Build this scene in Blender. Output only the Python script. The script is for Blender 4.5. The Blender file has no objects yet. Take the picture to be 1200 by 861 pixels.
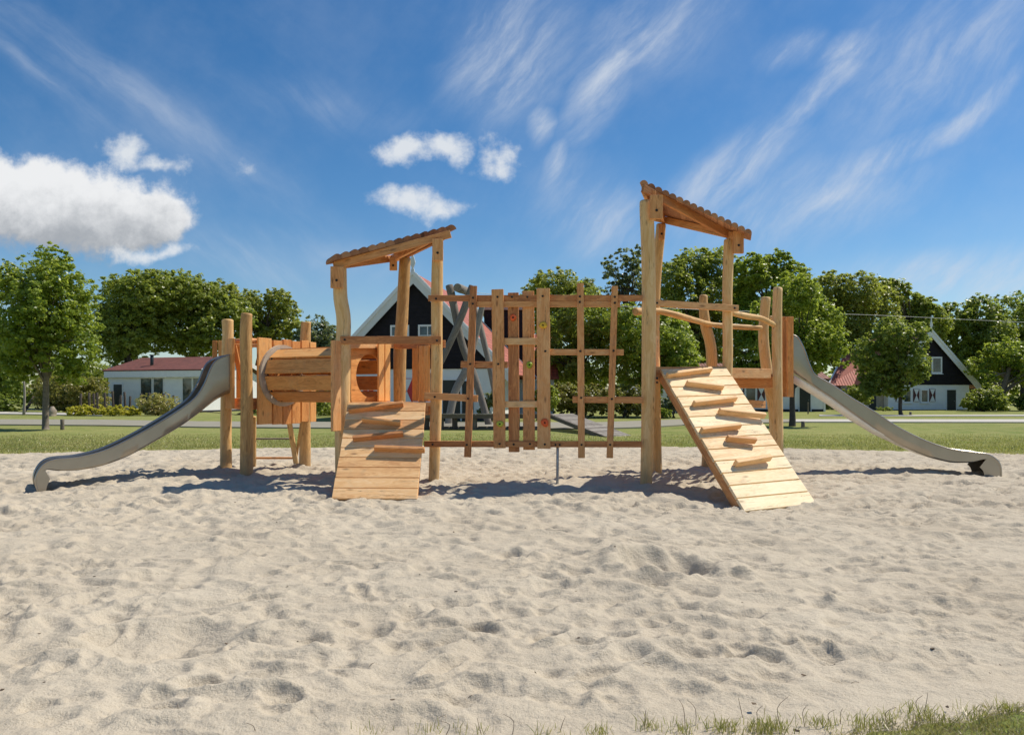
import bpy, math, random
import numpy as np
from mathutils import Vector, Matrix
random.seed(7); rng = np.random.default_rng(11)
scn = bpy.context.scene
col = scn.collection
F = 867.0; HZ = 462.0; EYE = 1.4          # focal length (px at 1200 wide), horizon row, eye height (m)

def W(px, py, Y):                          # a photo reading at depth Y -> metres
    return Vector(((px-600)/F*Y, Y, EYE-(py-HZ)/F*Y))
def G(px, py, z=0.0):                      # a reading of something on the ground
    Y = (EYE-z)*F/(py-HZ)
    return Vector(((px-600)/F*Y, Y, z))
def RP(px, py, p0, d):                     # reading on the vertical plane through p0 along d
    a = (px-600)/F
    n = Vector((-d[1], d[0]))
    Y = (n.x*p0[0]+n.y*p0[1])/(n.x*a+n.y)
    return Vector((a*Y, Y, EYE-(py-HZ)/F*Y))

# ------------------------------------------------------------------ noise (numpy)
_perm = rng.permutation(4096); _ang = rng.random(4096)*2*np.pi
def pnoise(x, y):
    xi = np.floor(x).astype(int); yi = np.floor(y).astype(int)
    xf = x-xi; yf = y-yi
    u = xf*xf*xf*(xf*(xf*6-15)+10); v = yf*yf*yf*(yf*(yf*6-15)+10)
    def g(ix, iy, dx, dy):
        h = _ang[_perm[(_perm[ix & 4095]+iy) & 4095]]
        return np.cos(h)*dx+np.sin(h)*dy
    a = g(xi, yi, xf, yf); b = g(xi+1, yi, xf-1, yf)
    c = g(xi, yi+1, xf, yf-1); d = g(xi+1, yi+1, xf-1, yf-1)
    return ((a*(1-u)+b*u)*(1-v)+(c*(1-u)+d*u)*v)*1.5

# ------------------------------------------------------------------ materials
class NT:
    def __init__(s, nt): s.nt = nt; s.N = nt.nodes; s.L = nt.links
    def n(s, t, **k):
        o = s.N.new(t)
        for a, b in k.items(): setattr(o, a, b)
        return o
    def put(s, inp, v):
        if v is None: return
        if hasattr(v, 'links') or isinstance(v, bpy.types.NodeSocket): s.L.new(v, inp)
        else: inp.default_value = v
    def m(s, op, a, b=None, c=None, clamp=False):
        o = s.n('ShaderNodeMath', operation=op, use_clamp=clamp)
        s.put(o.inputs[0], a); s.put(o.inputs[1], b); s.put(o.inputs[2], c)
        return o.outputs[0]
    def noise(s, vec, scale, detail=4, rough=.55, dist=0):
        o = s.n('ShaderNodeTexNoise'); s.put(o.inputs['Vector'], vec)
        o.inputs['Scale'].default_value = scale; o.inputs['Detail'].default_value = detail
        o.inputs['Roughness'].default_value = rough; o.inputs['Distortion'].default_value = dist
        return o.outputs['Fac']
    def ramp(s, fac, stops):
        o = s.n('ShaderNodeValToRGB'); s.put(o.inputs[0], fac)
        e = o.color_ramp.elements
        while len(e) < len(stops): e.new(.5)
        for i, (p, c) in enumerate(stops):
            e[i].position = p; e[i].color = (c[0], c[1], c[2], 1) if len(c) == 3 else c
        return o.outputs[0]
    def mix(s, f, a, b, typ='MIX'):
        o = s.n('ShaderNodeMix', data_type='RGBA', blend_type=typ)
        s.put(o.inputs[0], f)
        for i, v in ((6, a), (7, b)):
            s.put(o.inputs[i], (v[0], v[1], v[2], 1) if isinstance(v, tuple) else v)
        return o.outputs[2]
    def vmul(s, vec, v):
        o = s.n('ShaderNodeVectorMath', operation='MULTIPLY'); s.put(o.inputs[0], vec); o.inputs[1].default_value = v
        return o.outputs[0]
def mat(name):
    m = bpy.data.materials.new(name); m.use_nodes = True
    t = NT(m.node_tree); t.b = m.node_tree.nodes['Principled BSDF']; t.mat = m
    return t
def bump(t, h, strength, dist):
    b = t.n('ShaderNodeBump'); b.inputs['Strength'].default_value = strength; b.inputs['Distance'].default_value = dist
    t.put(b.inputs['Height'], h); t.L.new(b.outputs[0], t.b.inputs['Normal'])

def wood(name, c_lo, c_mid, c_hi, rough=.72, knots=True, streak=1.0, dirty=False):
    t = mat(name)
    uv = t.n('ShaderNodeUVMap').outputs[0]
    at = t.n('ShaderNodeAttribute', attribute_name='rnd').outputs['Fac']
    comb = t.n('ShaderNodeCombineXYZ'); t.put(comb.inputs[2], t.m('MULTIPLY', at, 37.0))
    add = t.n('ShaderNodeVectorMath', operation='ADD'); t.L.new(uv, add.inputs[0]); t.L.new(comb.outputs[0], add.inputs[1])
    v = add.outputs[0]
    wv = t.noise(t.vmul(v, (1.6, 9, 1)), 1.0, 3, .5, .6)
    fine = t.noise(t.vmul(v, (3.0, 120, 1)), 1.0, 4, .6)
    rings = t.m('FRACT', t.m('MULTIPLY', wv, 9.0*streak))
    rings = t.m('ABSOLUTE', t.m('SUBTRACT', rings, .5))
    f = t.m('ADD', t.m('MULTIPLY', wv, .55), t.m('ADD', t.m('MULTIPLY', rings, .35), t.m('MULTIPLY', fine, .28)))
    f = t.m('ADD', f, t.m('MULTIPLY', t.m('SUBTRACT', at, .5), .42))
    c = t.ramp(f, [(.25, c_lo), (.52, c_mid), (.85, c_hi)])
    if knots:
        vo = t.n('ShaderNodeTexVoronoi'); t.put(vo.inputs['Vector'], t.vmul(v, (2.3, 6.5, 1))); vo.inputs['Scale'].default_value = 1
        k = t.n('ShaderNodeMapRange'); t.put(k.inputs[0], vo.outputs['Distance']); k.inputs[1].default_value = .05; k.inputs[2].default_value = .16
        k.inputs[3].default_value = .75; k.inputs[4].default_value = 0
        c = t.mix(k.outputs[0], c, tuple(x*.42 for x in c_lo))
    big = t.noise(t.n('ShaderNodeTexCoord').outputs['Object'], .9, 3)
    c = t.mix(t.m('MULTIPLY', t.m('SUBTRACT', big, .45, clamp=True), .8), c, tuple(x*.62 for x in c_mid))
    ck = t.noise(t.vmul(v, (.9, 26, 1)), 1.0, 5, .55, .3)
    cm = t.m('MULTIPLY', t.m('LESS_THAN', t.m('ABSOLUTE', t.m('SUBTRACT', ck, .36)), .010), .7)
    c = t.mix(cm, c, tuple(x*.22 for x in c_lo))
    gm = t.n('ShaderNodeMapRange'); gn = t.noise(v, 6, 4); t.put(gm.inputs[0], gn); gm.inputs[1].default_value = .56; gm.inputs[2].default_value = .78; gm.inputs[4].default_value = .30
    c = t.mix(gm.outputs[0], c, (.30, .22, .15))
    if dirty:
        so_ = t.n('ShaderNodeSeparateXYZ'); t.L.new(t.n('ShaderNodeTexCoord').outputs['Object'], so_.inputs[0])
        dm = t.n('ShaderNodeMapRange'); t.put(dm.inputs[0], t.m('ADD', so_.outputs[2], t.m('MULTIPLY', gn, -.5))); dm.inputs[1].default_value = .22; dm.inputs[2].default_value = -.15; dm.inputs[3].default_value = 0; dm.inputs[4].default_value = .6
        c = t.mix(dm.outputs[0], c, (.36, .25, .14))
    t.put(t.b.inputs['Base Color'], c); t.b.inputs['Roughness'].default_value = rough
    bump(t, t.m('ADD', t.m('MULTIPLY', cm, -2.0), fine) if False else t.m('ADD', fine, t.m('MULTIPLY', rings, .5)), .35, .004)
    return t.mat
def plain(name, c, rough=.6, var=.15, scale=6, metal=0, bmp=.1, spec=.5):
    t = mat(name)
    n = t.noise(t.n('ShaderNodeTexCoord').outputs['Object'], scale, 5, .6)
    cc = t.ramp(n, [(.3, tuple(x*(1-var) for x in c)), (.7, tuple(min(1, x*(1+var)) for x in c))])
    t.put(t.b.inputs['Base Color'], cc); t.b.inputs['Roughness'].default_value = rough
    t.b.inputs['Metallic'].default_value = metal; t.b.inputs['Specular IOR Level'].default_value = spec
    if bmp: bump(t, n, bmp, .02)
    return t.mat

M = {}
M['post'] = wood('robinia_post', (.44, .235, .075), (.70, .42, .155), (.88, .62, .31), .65, True, .7, True)
M['board'] = wood('larch_board', (.42, .155, .05), (.70, .32, .11), (.86, .51, .23), .7)
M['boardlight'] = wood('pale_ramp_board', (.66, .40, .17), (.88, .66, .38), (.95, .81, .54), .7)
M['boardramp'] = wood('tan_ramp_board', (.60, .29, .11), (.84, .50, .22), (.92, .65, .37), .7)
M['boardorange'] = wood('orange_board', (.50, .19, .045), (.76, .34, .095), (.88, .50, .18), .65)
M['shingle'] = wood('roof_half_log', (.20, .085, .042), (.38, .175, .085), (.55, .29, .15), .8, False)
M['greywood'] = wood('weathered_grey_wood', (.16, .135, .11), (.27, .24, .20), (.38, .345, .29), .85)
M['darkwood'] = wood('dark_stake_wood', (.06, .045, .035), (.13, .105, .08), (.22, .19, .15), .9)
M['bolt'] = plain('black_bolt', (.02, .018, .016), .45, .3, 40, .3)
M['ring'] = plain('grey_ring_ply', (.44, .37, .29), .75, .2, 5)
M['galv'] = plain('galvanised_steel', (.38, .39, .40), .5, .15, 9, .8)
M['lipsheen'] = plain('painted_lip_sheen', (.86, .83, .75), .5, .06, 9, .2)  # pale colour stands in for bright sand reflected along the slide's lower lip
t = mat('brushed_steel')                    # slides: dull brushed stainless
tc = t.n('ShaderNodeTexCoord').outputs['Object']
n1 = t.noise(tc, 1.4, 4); n2 = t.noise(t.vmul(tc, (3, 3, 60)), 4, 3)
t.put(t.b.inputs['Base Color'], t.ramp(n1, [(.3, (.33, .30, .255)), (.7, (.43, .395, .34))]))
t.put(t.b.inputs['Roughness'], t.m('ADD', t.m('MULTIPLY', n2, .2), .22)); t.b.inputs['Metallic'].default_value = .92
bump(t, n1, .12, .02); M['steel'] = t.mat
for k, c in (('hold_orange', (.80, .13, .03)), ('hold_yellow', (.80, .50, .04)), ('hold_green', (.32, .42, .03)), ('hold_lime', (.50, .55, .06))):
    M[k] = plain(k, c, .5, .2, 25)
M['white'] = plain('white_render', (.82, .83, .82), .85, .05, 2, 0, .15)
M['whitepaint'] = plain('white_paint', (.80, .80, .78), .5, .04, 3, 0, 0)
M['greyfascia'] = plain('pale_grey_paint', (.70, .71, .68), .55, .06, 3, 0, 0)
M['greywall'] = plain('grey_cladding', (.30, .31, .33), .8, .12, 2)
M['shutter_red'] = plain('dark_red_paint', (.085, .016, .016), .5, .15, 4, 0, 0)
M['shutter_bright'] = plain('bright_red_paint', (.60, .03, .035), .5, .1, 4, 0, 0)
M['dark'] = plain('dark_green_paint', (.012, .018, .016), .45, .3, 3, 0, 0)
M['plinth'] = plain('dark_plinth', (.03, .03, .035), .8, .2, 4)
t = mat('window_glass'); t.b.inputs['Base Color'].default_value = (.03, .05, .055, 1); t.b.inputs['Roughness'].default_value = .06
t.b.inputs['Specular IOR Level'].default_value = .8
tc = t.n('ShaderNodeTexCoord').outputs['Object']; t.put(t.b.inputs['Base Color'], t.ramp(t.noise(tc, 1.5, 3), [(.35, (.015, .02, .022)), (.7, (.10, .15, .155))]))
M['glass'] = t.mat
def siding(name, c, step, axis=2, depth=.5, var=.3, soft=.5):
    t = mat(name); tc = t.n('ShaderNodeTexCoord').outputs['Object']
    sp = t.n('ShaderNodeSeparateXYZ'); t.L.new(tc, sp.inputs[0])
    f = t.m('FRACT', t.m('DIVIDE', sp.outputs[axis], step))
    n = t.noise(tc, 3, 4)
    cc = t.ramp(n, [(.3, tuple(x*(1-var) for x in c)), (.7, tuple(x*(1+var) for x in c))])
    gap = t.m('LESS_THAN', f, .08)
    t.put(t.b.inputs['Base Color'], t.mix(t.m('MULTIPLY', gap, .6), cc, tuple(x*.25 for x in c)))
    t.b.inputs['Roughness'].default_value = .75
    t.b.inputs['Specular IOR Level'].default_value = .25
    bump(t, f, depth, .02)
    return t.mat
M['black'] = siding('black_timber_siding', (.014, .012, .016), .22)
M['brownroof'] = siding('brown_cladding', (.05, .03, .025), .2)
def rooftile(name, c):
    t = mat(name)
    uv = t.n('ShaderNodeUVMap').outputs[0]
    sp = t.n('ShaderNodeSeparateXYZ'); t.L.new(uv, sp.inputs[0])
    row = t.m('FRACT', t.m('DIVIDE', sp.outputs[1], .33)); colm = t.m('FRACT', t.m('DIVIDE', sp.outputs[0], .26))
    wav = t.m('SINE', t.m('MULTIPLY', colm, 6.283))
    h = t.m('ADD', t.m('MULTIPLY', row, -.8), t.m('MULTIPLY', wav, .35))
    br = t.n('ShaderNodeTexWhiteNoise', noise_dimensions='2D')
    fl = t.n('ShaderNodeVectorMath', operation='FLOOR'); t.put(fl.inputs[0], t.vmul(uv, (1/.26, 1/.33, 1))); t.L.new(fl.outputs[0], br.inputs['Vector'])
    n = t.m('ADD', t.m('MULTIPLY', t.noise(uv, .8, 4), .6), t.m('MULTIPLY', br.outputs['Value'], .4))
    cc = t.ramp(n, [(.2, tuple(x*.7 for x in c)), (.8, tuple(x*1.2 for x in c))])
    cc = t.mix(t.m('MULTIPLY', t.m('GREATER_THAN', row, .88), .65), cc, tuple(x*.25 for x in c))
    t.put(t.b.inputs['Base Color'], cc); t.b.inputs['Roughness'].default_value = .7
    bump(t, h, .9, .05)
    return t.mat
M['tile'] = rooftile('red_roof_tile', (.42, .115, .075))
M['tile2'] = rooftile('dull_red_roof', (.17, .055, .038))
M['tile3'] = rooftile('brown_roof_tile', (.24, .10, .07))
def leafmat(name, c1, c2, c3, trans=.35):
    t = mat(name)
    at = t.n('ShaderNodeAttribute', attribute_name='rnd').outputs['Fac']
    big = t.noise(t.n('ShaderNodeTexCoord').outputs['Object'], .55, 3)
    f = t.m('ADD', t.m('MULTIPLY', at, .6), t.m('MULTIPLY', big, .45))
    c = t.ramp(f, [(.15, c1), (.5, c2), (.9, c3)])
    t.put(t.b.inputs['Base Color'], c); t.b.inputs['Roughness'].default_value = .36; t.b.inputs['Specular IOR Level'].default_value = .6
    tr = t.n('ShaderNodeBsdfTranslucent'); t.put(tr.inputs[0], t.mix(.45, c, (.55, .62, .07)))
    mx = t.n('ShaderNodeMixShader'); mx.inputs[0].default_value = min(.60, trans+.11)
    t.L.new(t.b.outputs[0], mx.inputs[1]); t.L.new(tr.outputs[0], mx.inputs[2])
    out = t.N['Material Output']; t.L.new(mx.outputs[0], out.inputs[0])
    return t.mat
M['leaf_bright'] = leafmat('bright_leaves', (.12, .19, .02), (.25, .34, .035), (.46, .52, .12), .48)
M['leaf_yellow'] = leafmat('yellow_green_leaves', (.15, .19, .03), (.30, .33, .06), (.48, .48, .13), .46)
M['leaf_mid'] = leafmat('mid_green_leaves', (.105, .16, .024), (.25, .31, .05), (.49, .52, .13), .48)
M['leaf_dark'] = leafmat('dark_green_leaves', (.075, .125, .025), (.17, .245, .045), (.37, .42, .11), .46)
M['leaf_grey'] = leafmat('grey_green_leaves', (.09, .12, .06), (.15, .19, .10), (.24, .28, .16), .3)
M['leaf_hedge'] = leafmat('hedge_leaves', (.12, .13, .025), (.25, .235, .05), (.42, .32, .12), .35)
M['leaf_gold'] = leafmat('yellow_leaves', (.40, .38, .03), (.62, .56, .05), (.80, .70, .12), .4)
M['leaf_pink'] = leafmat('pinkish_seedheads', (.28, .30, .07), (.46, .42, .13), (.66, .46, .28), .35)
M['bark'] = plain('grey_bark', (.19, .155, .12), .9, .35, 9, 0, .6)
M['barkdark'] = plain('dark_bark', (.075, .06, .048), .9, .35, 9, 0, .6)
M['concrete'] = plain('pale_paving', (.50, .47, .41), .9, .08, 3)
M['rock'] = plain('rock', (.30, .25, .19), .9, .3, 4, 0, .5)
M['cable'] = plain('pale_cable', (.42, .43, .42), .5, .1, 3, .3)
M['cloth'] = plain('tan_bag', (.5, .42, .33), .8, .1, 3)

t = mat('dry_sand')
tc = t.n('ShaderNodeTexCoord').outputs['Object']
n1 = t.noise(tc, .7, 4); n2 = t.noise(tc, 9, 5, .65); n3 = t.noise(tc, 160, 3, .7); n4 = t.noise(tc, 38, 4, .6)
c = t.ramp(n1, [(.3, (.49, .425, .325)), (.7, (.575, .51, .40))])
c = t.mix(t.m('MULTIPLY', n2, .35), c, (.41, .34, .25))
c = t.mix(t.m('MULTIPLY', t.m('GREATER_THAN', n3, .585), .55), c, (.26, .20, .14))
c = t.mix(t.m('MULTIPLY', t.m('LESS_THAN', n3, .37), .35), c, (.76, .685, .55))
vo = t.n('ShaderNodeTexVoronoi'); t.put(vo.inputs['Vector'], tc); vo.inputs['Scale'].default_value = 7
vsel = t.n('ShaderNodeSeparateColor'); t.L.new(vo.outputs['Color'], vsel.inputs[0])
sp = t.m('MULTIPLY', t.m('LESS_THAN', vo.outputs['Distance'], .055), t.m('GREATER_THAN', vsel.outputs[0], .82))
c = t.mix(sp, c, (.07, .05, .035))
t.put(t.b.inputs['Base Color'], c); t.b.inputs['Roughness'].default_value = .95; t.b.inputs['Specular IOR Level'].default_value = .1
bump(t, t.m('ADD', t.m('MULTIPLY', n4, .8), t.m('ADD', t.m('MULTIPLY', n3, .25), t.m('MULTIPLY', n2, .6))), .75, .02)
M['sand'] = t.mat
t = mat('lawn')
tc = t.n('ShaderNodeTexCoord').outputs['Object']
n1 = t.noise(tc, .12, 4); n2 = t.noise(tc, 1.1, 5, .65); n3 = t.noise(t.vmul(tc, (1, .45, 1)), 14, 4, .7)
c = t.ramp(n1, [(.35, (.17, .215, .05)), (.65, (.255, .28, .085))])
c = t.mix(t.m('MULTIPLY', t.m('SUBTRACT', n2, .38, clamp=True), 2.8), c, (.36, .33, .13))
c = t.mix(t.m('MULTIPLY', t.m('SUBTRACT', n3, .45, clamp=True), 2.0), c, (.10, .13, .035))
t.put(t.b.inputs['Base Color'], c); t.b.inputs['Roughness'].default_value = .9; t.b.inputs['Specular IOR Level'].default_value = .1
bump(t, t.m('ADD', n3, n2), .8, .06)
M['lawn'] = t.mat
M['blade'] = leafmat('grass_blades', (.10, .13, .035), (.26, .235, .08), (.58, .46, .25), .3)
M['straw'] = leafmat('straw_blades', (.22, .16, .08), (.40, .31, .17), (.62, .52, .34), .15)
M['blade_near'] = leafmat('dry_grass_blades', (.12, .125, .04), (.36, .29, .13), (.62, .50, .29), .2)
M['path'] = plain('grey_path', (.28, .26, .20), .9, .1, 1.2, 0, .1)
M['litter'] = plain('dry_leaf_litter', (.09, .06, .035), .9, .5, 9)

# ------------------------------------------------------------------ mesh builder
class MB:
    def __init__(s): s.v = []; s.f = []; s.uv = []; s.r = []; s.mi = []; s.sm = []
    def face(s, idx, uvs, r, mi=0, sm=False):
        s.f.append(idx); s.uv.append(uvs); s.r.append(r); s.mi.append(mi); s.sm.append(sm)
    def hexa(s, p, uvdim=None, mi=0):       # 8 corners: 4 bottom ring, 4 top ring; u runs along p0->p1
        b = len(s.v); s.v += [Vector(q) for q in p]; r = random.random()
        L = (p[1]-p[0]).length; Wd = (p[3]-p[0]).length; T = (p[4]-p[0]).length
        for q, (a, c) in (((0, 3, 2, 1), ('u', 'w')), ((4, 5, 6, 7), ('u', 'w')), ((0, 1, 5, 4), ('u', 't')), ((2, 3, 7, 6), ('u', 't')), ((1, 2, 6, 5), ('t', 'w')), ((3, 0, 4, 7), ('t', 'w'))):
            uvs = []
            for k in q:
                u = L if k in (1, 2, 5, 6) else 0; w = Wd if k in (2, 3, 6, 7) else 0; tt = T if k > 3 else 0
                if (a, c) == ('u', 'w'): uvs.append((u, w))
                elif (a, c) == ('u', 't'): uvs.append((u, tt+.3))
                else: uvs.append((tt*.3+.1, w))
            s.face([b+k for k in q], uvs, r, mi)
        return s
    def board(s, a, b, wdir, w, t, mi=0, w2=None):   # from a to b, width along wdir, thickness t
        a = Vector(a); b = Vector(b); d = (b-a).normalized(); wd = Vector(wdir); wd = (wd-d*wd.dot(d)).normalized(); n = d.cross(wd)
        w2 = w if w2 is None else w2
        A, B, N = wd*w/2, wd*w2/2, n*t/2
        return s.hexa([a-A-N, b-B-N, b+B-N, a+A-N, a-A+N, b-B+N, b+B+N, a+A+N], mi=mi)
    def log(s, pts, rad, seg=14, n=10, wob=.0, rw=.04, cap=True, mi=0, ch=.012):
        P = [Vector(p) for p in pts]; R = list(rad) if hasattr(rad, '__len__') else [rad]*len(P)
        Q = []; RR = []; m = len(P)-1
        ph = [random.uniform(0, 6.28) for _ in range(4)]
        for i in range(n+1):
            x = i/n*m; k = min(int(x), m-1); f = x-k
            if m > 1:
                p0 = P[max(k-1, 0)]; p1 = P[k]; p2 = P[k+1]; p3 = P[min(k+2, m)]
                q = .5*((2*p1)+(p2-p0)*f+(2*p0-5*p1+4*p2-p3)*f*f+(3*p1-p0-3*p2+p3)*f**3)
            else: q = P[0].lerp(P[1], f)
            tt = i/n*3
            off = Vector((math.sin(tt*2.3+ph[0]), math.sin(tt*1.9+ph[1]), math.sin(tt*2.1+ph[2])))*wob
            Q.append(q+off); RR.append((R[k]*(1-f)+R[k+1]*f)*(1+rw*math.sin(tt*4+ph[3])))
        if cap:
            d0 = (Q[1]-Q[0]).normalized(); d1 = (Q[-1]-Q[-2]).normalized()
            Q = [Q[0], Q[0]+d0*ch]+Q[1:-1]+[Q[-1]-d1*ch, Q[-1]]; RR = [RR[0]-ch, RR[0]]+RR[1:-1]+[RR[-1], RR[-1]-ch]
        b = len(s.v); r = random.random(); dist = 0; ud = []
        T = (Q[1]-Q[0]).normalized(); X = T.orthogonal().normalized()
        for i, q in enumerate(Q):
            T = (Q[min(i+1, len(Q)-1)]-Q[max(i-1, 0)]).normalized(); X = (X-T*X.dot(T)).normalized(); Y = T.cross(X)
            if i: dist += (Q[i]-Q[i-1]).length
            ud.append(dist)
            for j in range(seg):
                a = 2*math.pi*j/seg; rr = RR[i]*(1+rw*.7*math.sin(2*a+ph[1])+rw*.4*math.sin(3*a+ph[2]+i*.4))
                s.v.append(q+(X*math.cos(a)+Y*math.sin(a))*rr)
        for i in range(len(Q)-1):
            for j in range(seg):
                j2 = (j+1) % seg; c = 2*math.pi*RR[max(1, i)]/seg
                s.face([b+i*seg+j, b+i*seg+j2, b+(i+1)*seg+j2, b+(i+1)*seg+j], [(ud[i], j*c), (ud[i], (j+1)*c), (ud[i+1], (j+1)*c), (ud[i+1], j*c)], r, mi, True)
        for i, fl in ((0, True), (len(Q)-1, False)):
            ids = [b+i*seg+j for j in range(seg)]
            uvs = [(.05+.03*math.cos(2*math.pi*j/seg), .05+.03*math.sin(2*math.pi*j/seg)) for j in range(seg)]
            if fl: ids.reverse()
            s.face(ids, uvs, r, mi)
        return s
    def prism(s, poly, vec, mi=0):          # polygon extruded by vec
        b = len(s.v); n = len(poly); vec = Vector(vec); r = random.random()
        P = [Vector(p) for p in poly]; s.v += P+[p+vec for p in P]
        d = (P[1]-P[0]).normalized(); nn = vec.normalized(); e = nn.cross(d)
        U = [((p-P[0]).dot(d), (p-P[0]).dot(e)) for p in P]
        s.face(list(range(b+n-1, b-1, -1)), U[::-1], r, mi); s.face(list(range(b+n, b+2*n)), U, r, mi)
        L = vec.length
        for i in range(n):
            j = (i+1) % n; w = (P[j]-P[i]).length
            s.face([b+i, b+j, b+n+j, b+n+i], [(0, 0), (w, 0), (w, L), (0, L)], r, mi)
        return s
    def build(s, name, m, parent=None, root=None, bevel=0):
        me = bpy.data.meshes.new(name)
        o_ = Vector(root.location) if root is not None else Vector((0, 0, 0))
        me.from_pydata([tuple(v-o_) for v in s.v], [], s.f)
        uvl = me.uv_layers.new(name='UVMap'); flat = []
        for u in s.uv:
            for q in u: flat += [q[0], q[1]]
        uvl.data.foreach_set('uv', flat)
        at = me.attributes.new('rnd', 'FLOAT', 'FACE'); at.data.foreach_set('value', s.r)
        me.polygons.foreach_set('material_index', s.mi); me.polygons.foreach_set('use_smooth', s.sm)
        for q in (m if isinstance(m, (list, tuple)) else [m]): me.materials.append(q)
        me.validate(); me.update()
        o = bpy.data.objects.new(name, me); col.objects.link(o)
        if parent is not None: o.parent = parent
        if bevel:
            b = o.modifiers.new('bevel', 'BEVEL'); b.width = bevel; b.segments = 2; b.limit_method = 'ANGLE'; b.angle_limit = .7
        return o
def raw_mesh(name, V, Fq, m, parent=None, rnd=None, smooth=False, root=None):
    me = bpy.data.meshes.new(name)
    V = np.asarray(V, dtype=np.float32)
    if root is not None: V = V-np.array(root.location, dtype=np.float32)
    Fq = np.asarray(Fq, dtype=np.int32); k = Fq.shape[1]
    me.vertices.add(len(V)); me.vertices.foreach_set('co', V.ravel())
    me.loops.add(Fq.size); me.loops.foreach_set('vertex_index', Fq.ravel())
    me.polygons.add(len(Fq)); me.polygons.foreach_set('loop_start', np.arange(0, Fq.size, k, dtype=np.int32))
    me.update(calc_edges=True)
    if rnd is not None:
        at = me.attributes.new('rnd', 'FLOAT', 'FACE'); at.data.foreach_set('value', np.asarray(rnd, dtype=np.float32))
    if smooth: me.polygons.foreach_set('use_smooth', np.ones(len(Fq), dtype=bool))
    me.materials.append(m); me.validate()
    o = bpy.data.objects.new(name, me); col.objects.link(o)
    if parent is not None: o.parent = parent
    return o
def tag(o, label=None, cat=None, group=None, kind=None):
    if label: o['label'] = label
    if cat: o['category'] = cat
    if group: o['group'] = group
    if kind: o['kind'] = kind
    return o
def empty(name, loc, label=None, cat=None, group=None, rz=0):
    o = bpy.data.objects.new(name, None); col.objects.link(o); o.location = loc; o.rotation_euler = (0, 0, rz)
    o.empty_display_size = .3
    return tag(o, label, cat, group)
def copy_tree(o, parent=None):
    c = o.copy(); col.objects.link(c); c.parent = parent
    for ch in list(o.children): copy_tree(ch, c)
    return c
UP = Vector((0, 0, 1))

# ------------------------------------------------------------------ world, sun, camera
SUN = Vector((.615, .29, 1)).normalized()
elev = math.asin(SUN.z); az = math.atan2(SUN.x, SUN.y)
w = bpy.data.worlds.new('World'); scn.world = w; w.use_nodes = True
t = NT(w.node_tree); bg = t.N['Background']
sky = t.n('ShaderNodeTexSky', sky_type='NISHITA', sun_disc=False, sun_elevation=elev, sun_rotation=az, air_density=1.0, dust_density=.25, ozone_density=3.2)
tc = t.n('ShaderNodeTexCoord').outputs['Generated']
sp = t.n('ShaderNodeSeparateXYZ'); t.L.new(tc, sp.inputs[0])
den = t.m('MAXIMUM', t.m('ABSOLUTE', sp.outputs[1]), .12)
U0 = t.m('DIVIDE', sp.outputs[0], den); V0 = t.m('DIVIDE', t.m('MAXIMUM', sp.outputs[2], 0), den)
cv = t.n('ShaderNodeCombineXYZ'); t.put(cv.inputs[0], U0); t.put(cv.inputs[1], V0); uvv = cv.outputs[0]
def warp(scale, amt, det=4):
    o = t.n('ShaderNodeTexNoise'); t.L.new(uvv, o.inputs['Vector']); o.inputs['Scale'].default_value = scale; o.inputs['Detail'].default_value = det
    s = t.n('ShaderNodeVectorMath', operation='SUBTRACT'); t.L.new(o.outputs['Color'], s.inputs[0]); s.inputs[1].default_value = (.5, .5, .5)
    k = t.n('ShaderNodeVectorMath', operation='SCALE'); t.L.new(s.outputs[0], k.inputs[0]); k.inputs['Scale'].default_value = amt
    a = t.n('ShaderNodeVectorMath', operation='ADD'); t.L.new(uvv, a.inputs[0]); t.L.new(k.outputs[0], a.inputs[1])
    q = t.n('ShaderNodeSeparateXYZ'); t.L.new(a.outputs[0], q.inputs[0]); return q.outputs[0], q.outputs[1], a.outputs[0]
def ell(U, V, cx, cy, rx, ry, rot=0):       # 1 at the centre of the cloud, 0 at its rim
    cx = (cx-600)/F; cy = (HZ-cy)/F; rx /= F; ry /= F; c, s_ = math.cos(math.radians(rot)), math.sin(math.radians(rot))
    du = t.m('SUBTRACT', U, cx); dv = t.m('SUBTRACT', V, cy)
    a = t.m('DIVIDE', t.m('ADD', t.m('MULTIPLY', du, c), t.m('MULTIPLY', dv, s_)), rx)
    b = t.m('DIVIDE', t.m('SUBTRACT', t.m('MULTIPLY', dv, c), t.m('MULTIPLY', du, s_)), ry)
    return t.m('SUBTRACT', 1, t.m('SQRT', t.m('ADD', t.m('MULTIPLY', a, a), t.m('MULTIPLY', b, b))))
def mx(L):
    o = L[0]
    for q in L[1:]: o = t.m('MAXIMUM', o, q)
    return o
def sstep(x, a, b):
    o = t.n('ShaderNodeMapRange', interpolation_type='SMOOTHSTEP'); t.put(o.inputs[0], x); o.inputs[1].default_value = a; o.inputs[2].default_value = b
    return o.outputs[0]
cu, cw, _ = warp(10, .085, 9)
n_c = t.noise(uvv, 19, 10, .66)
big = mx([ell(cu, cw, 70, 245, 165, 62), ell(cu, cw, 20, 225, 110, 48), ell(cu, cw, 165, 250, 68, 42), ell(cu, cw, -60, 235, 120, 62)])
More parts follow.
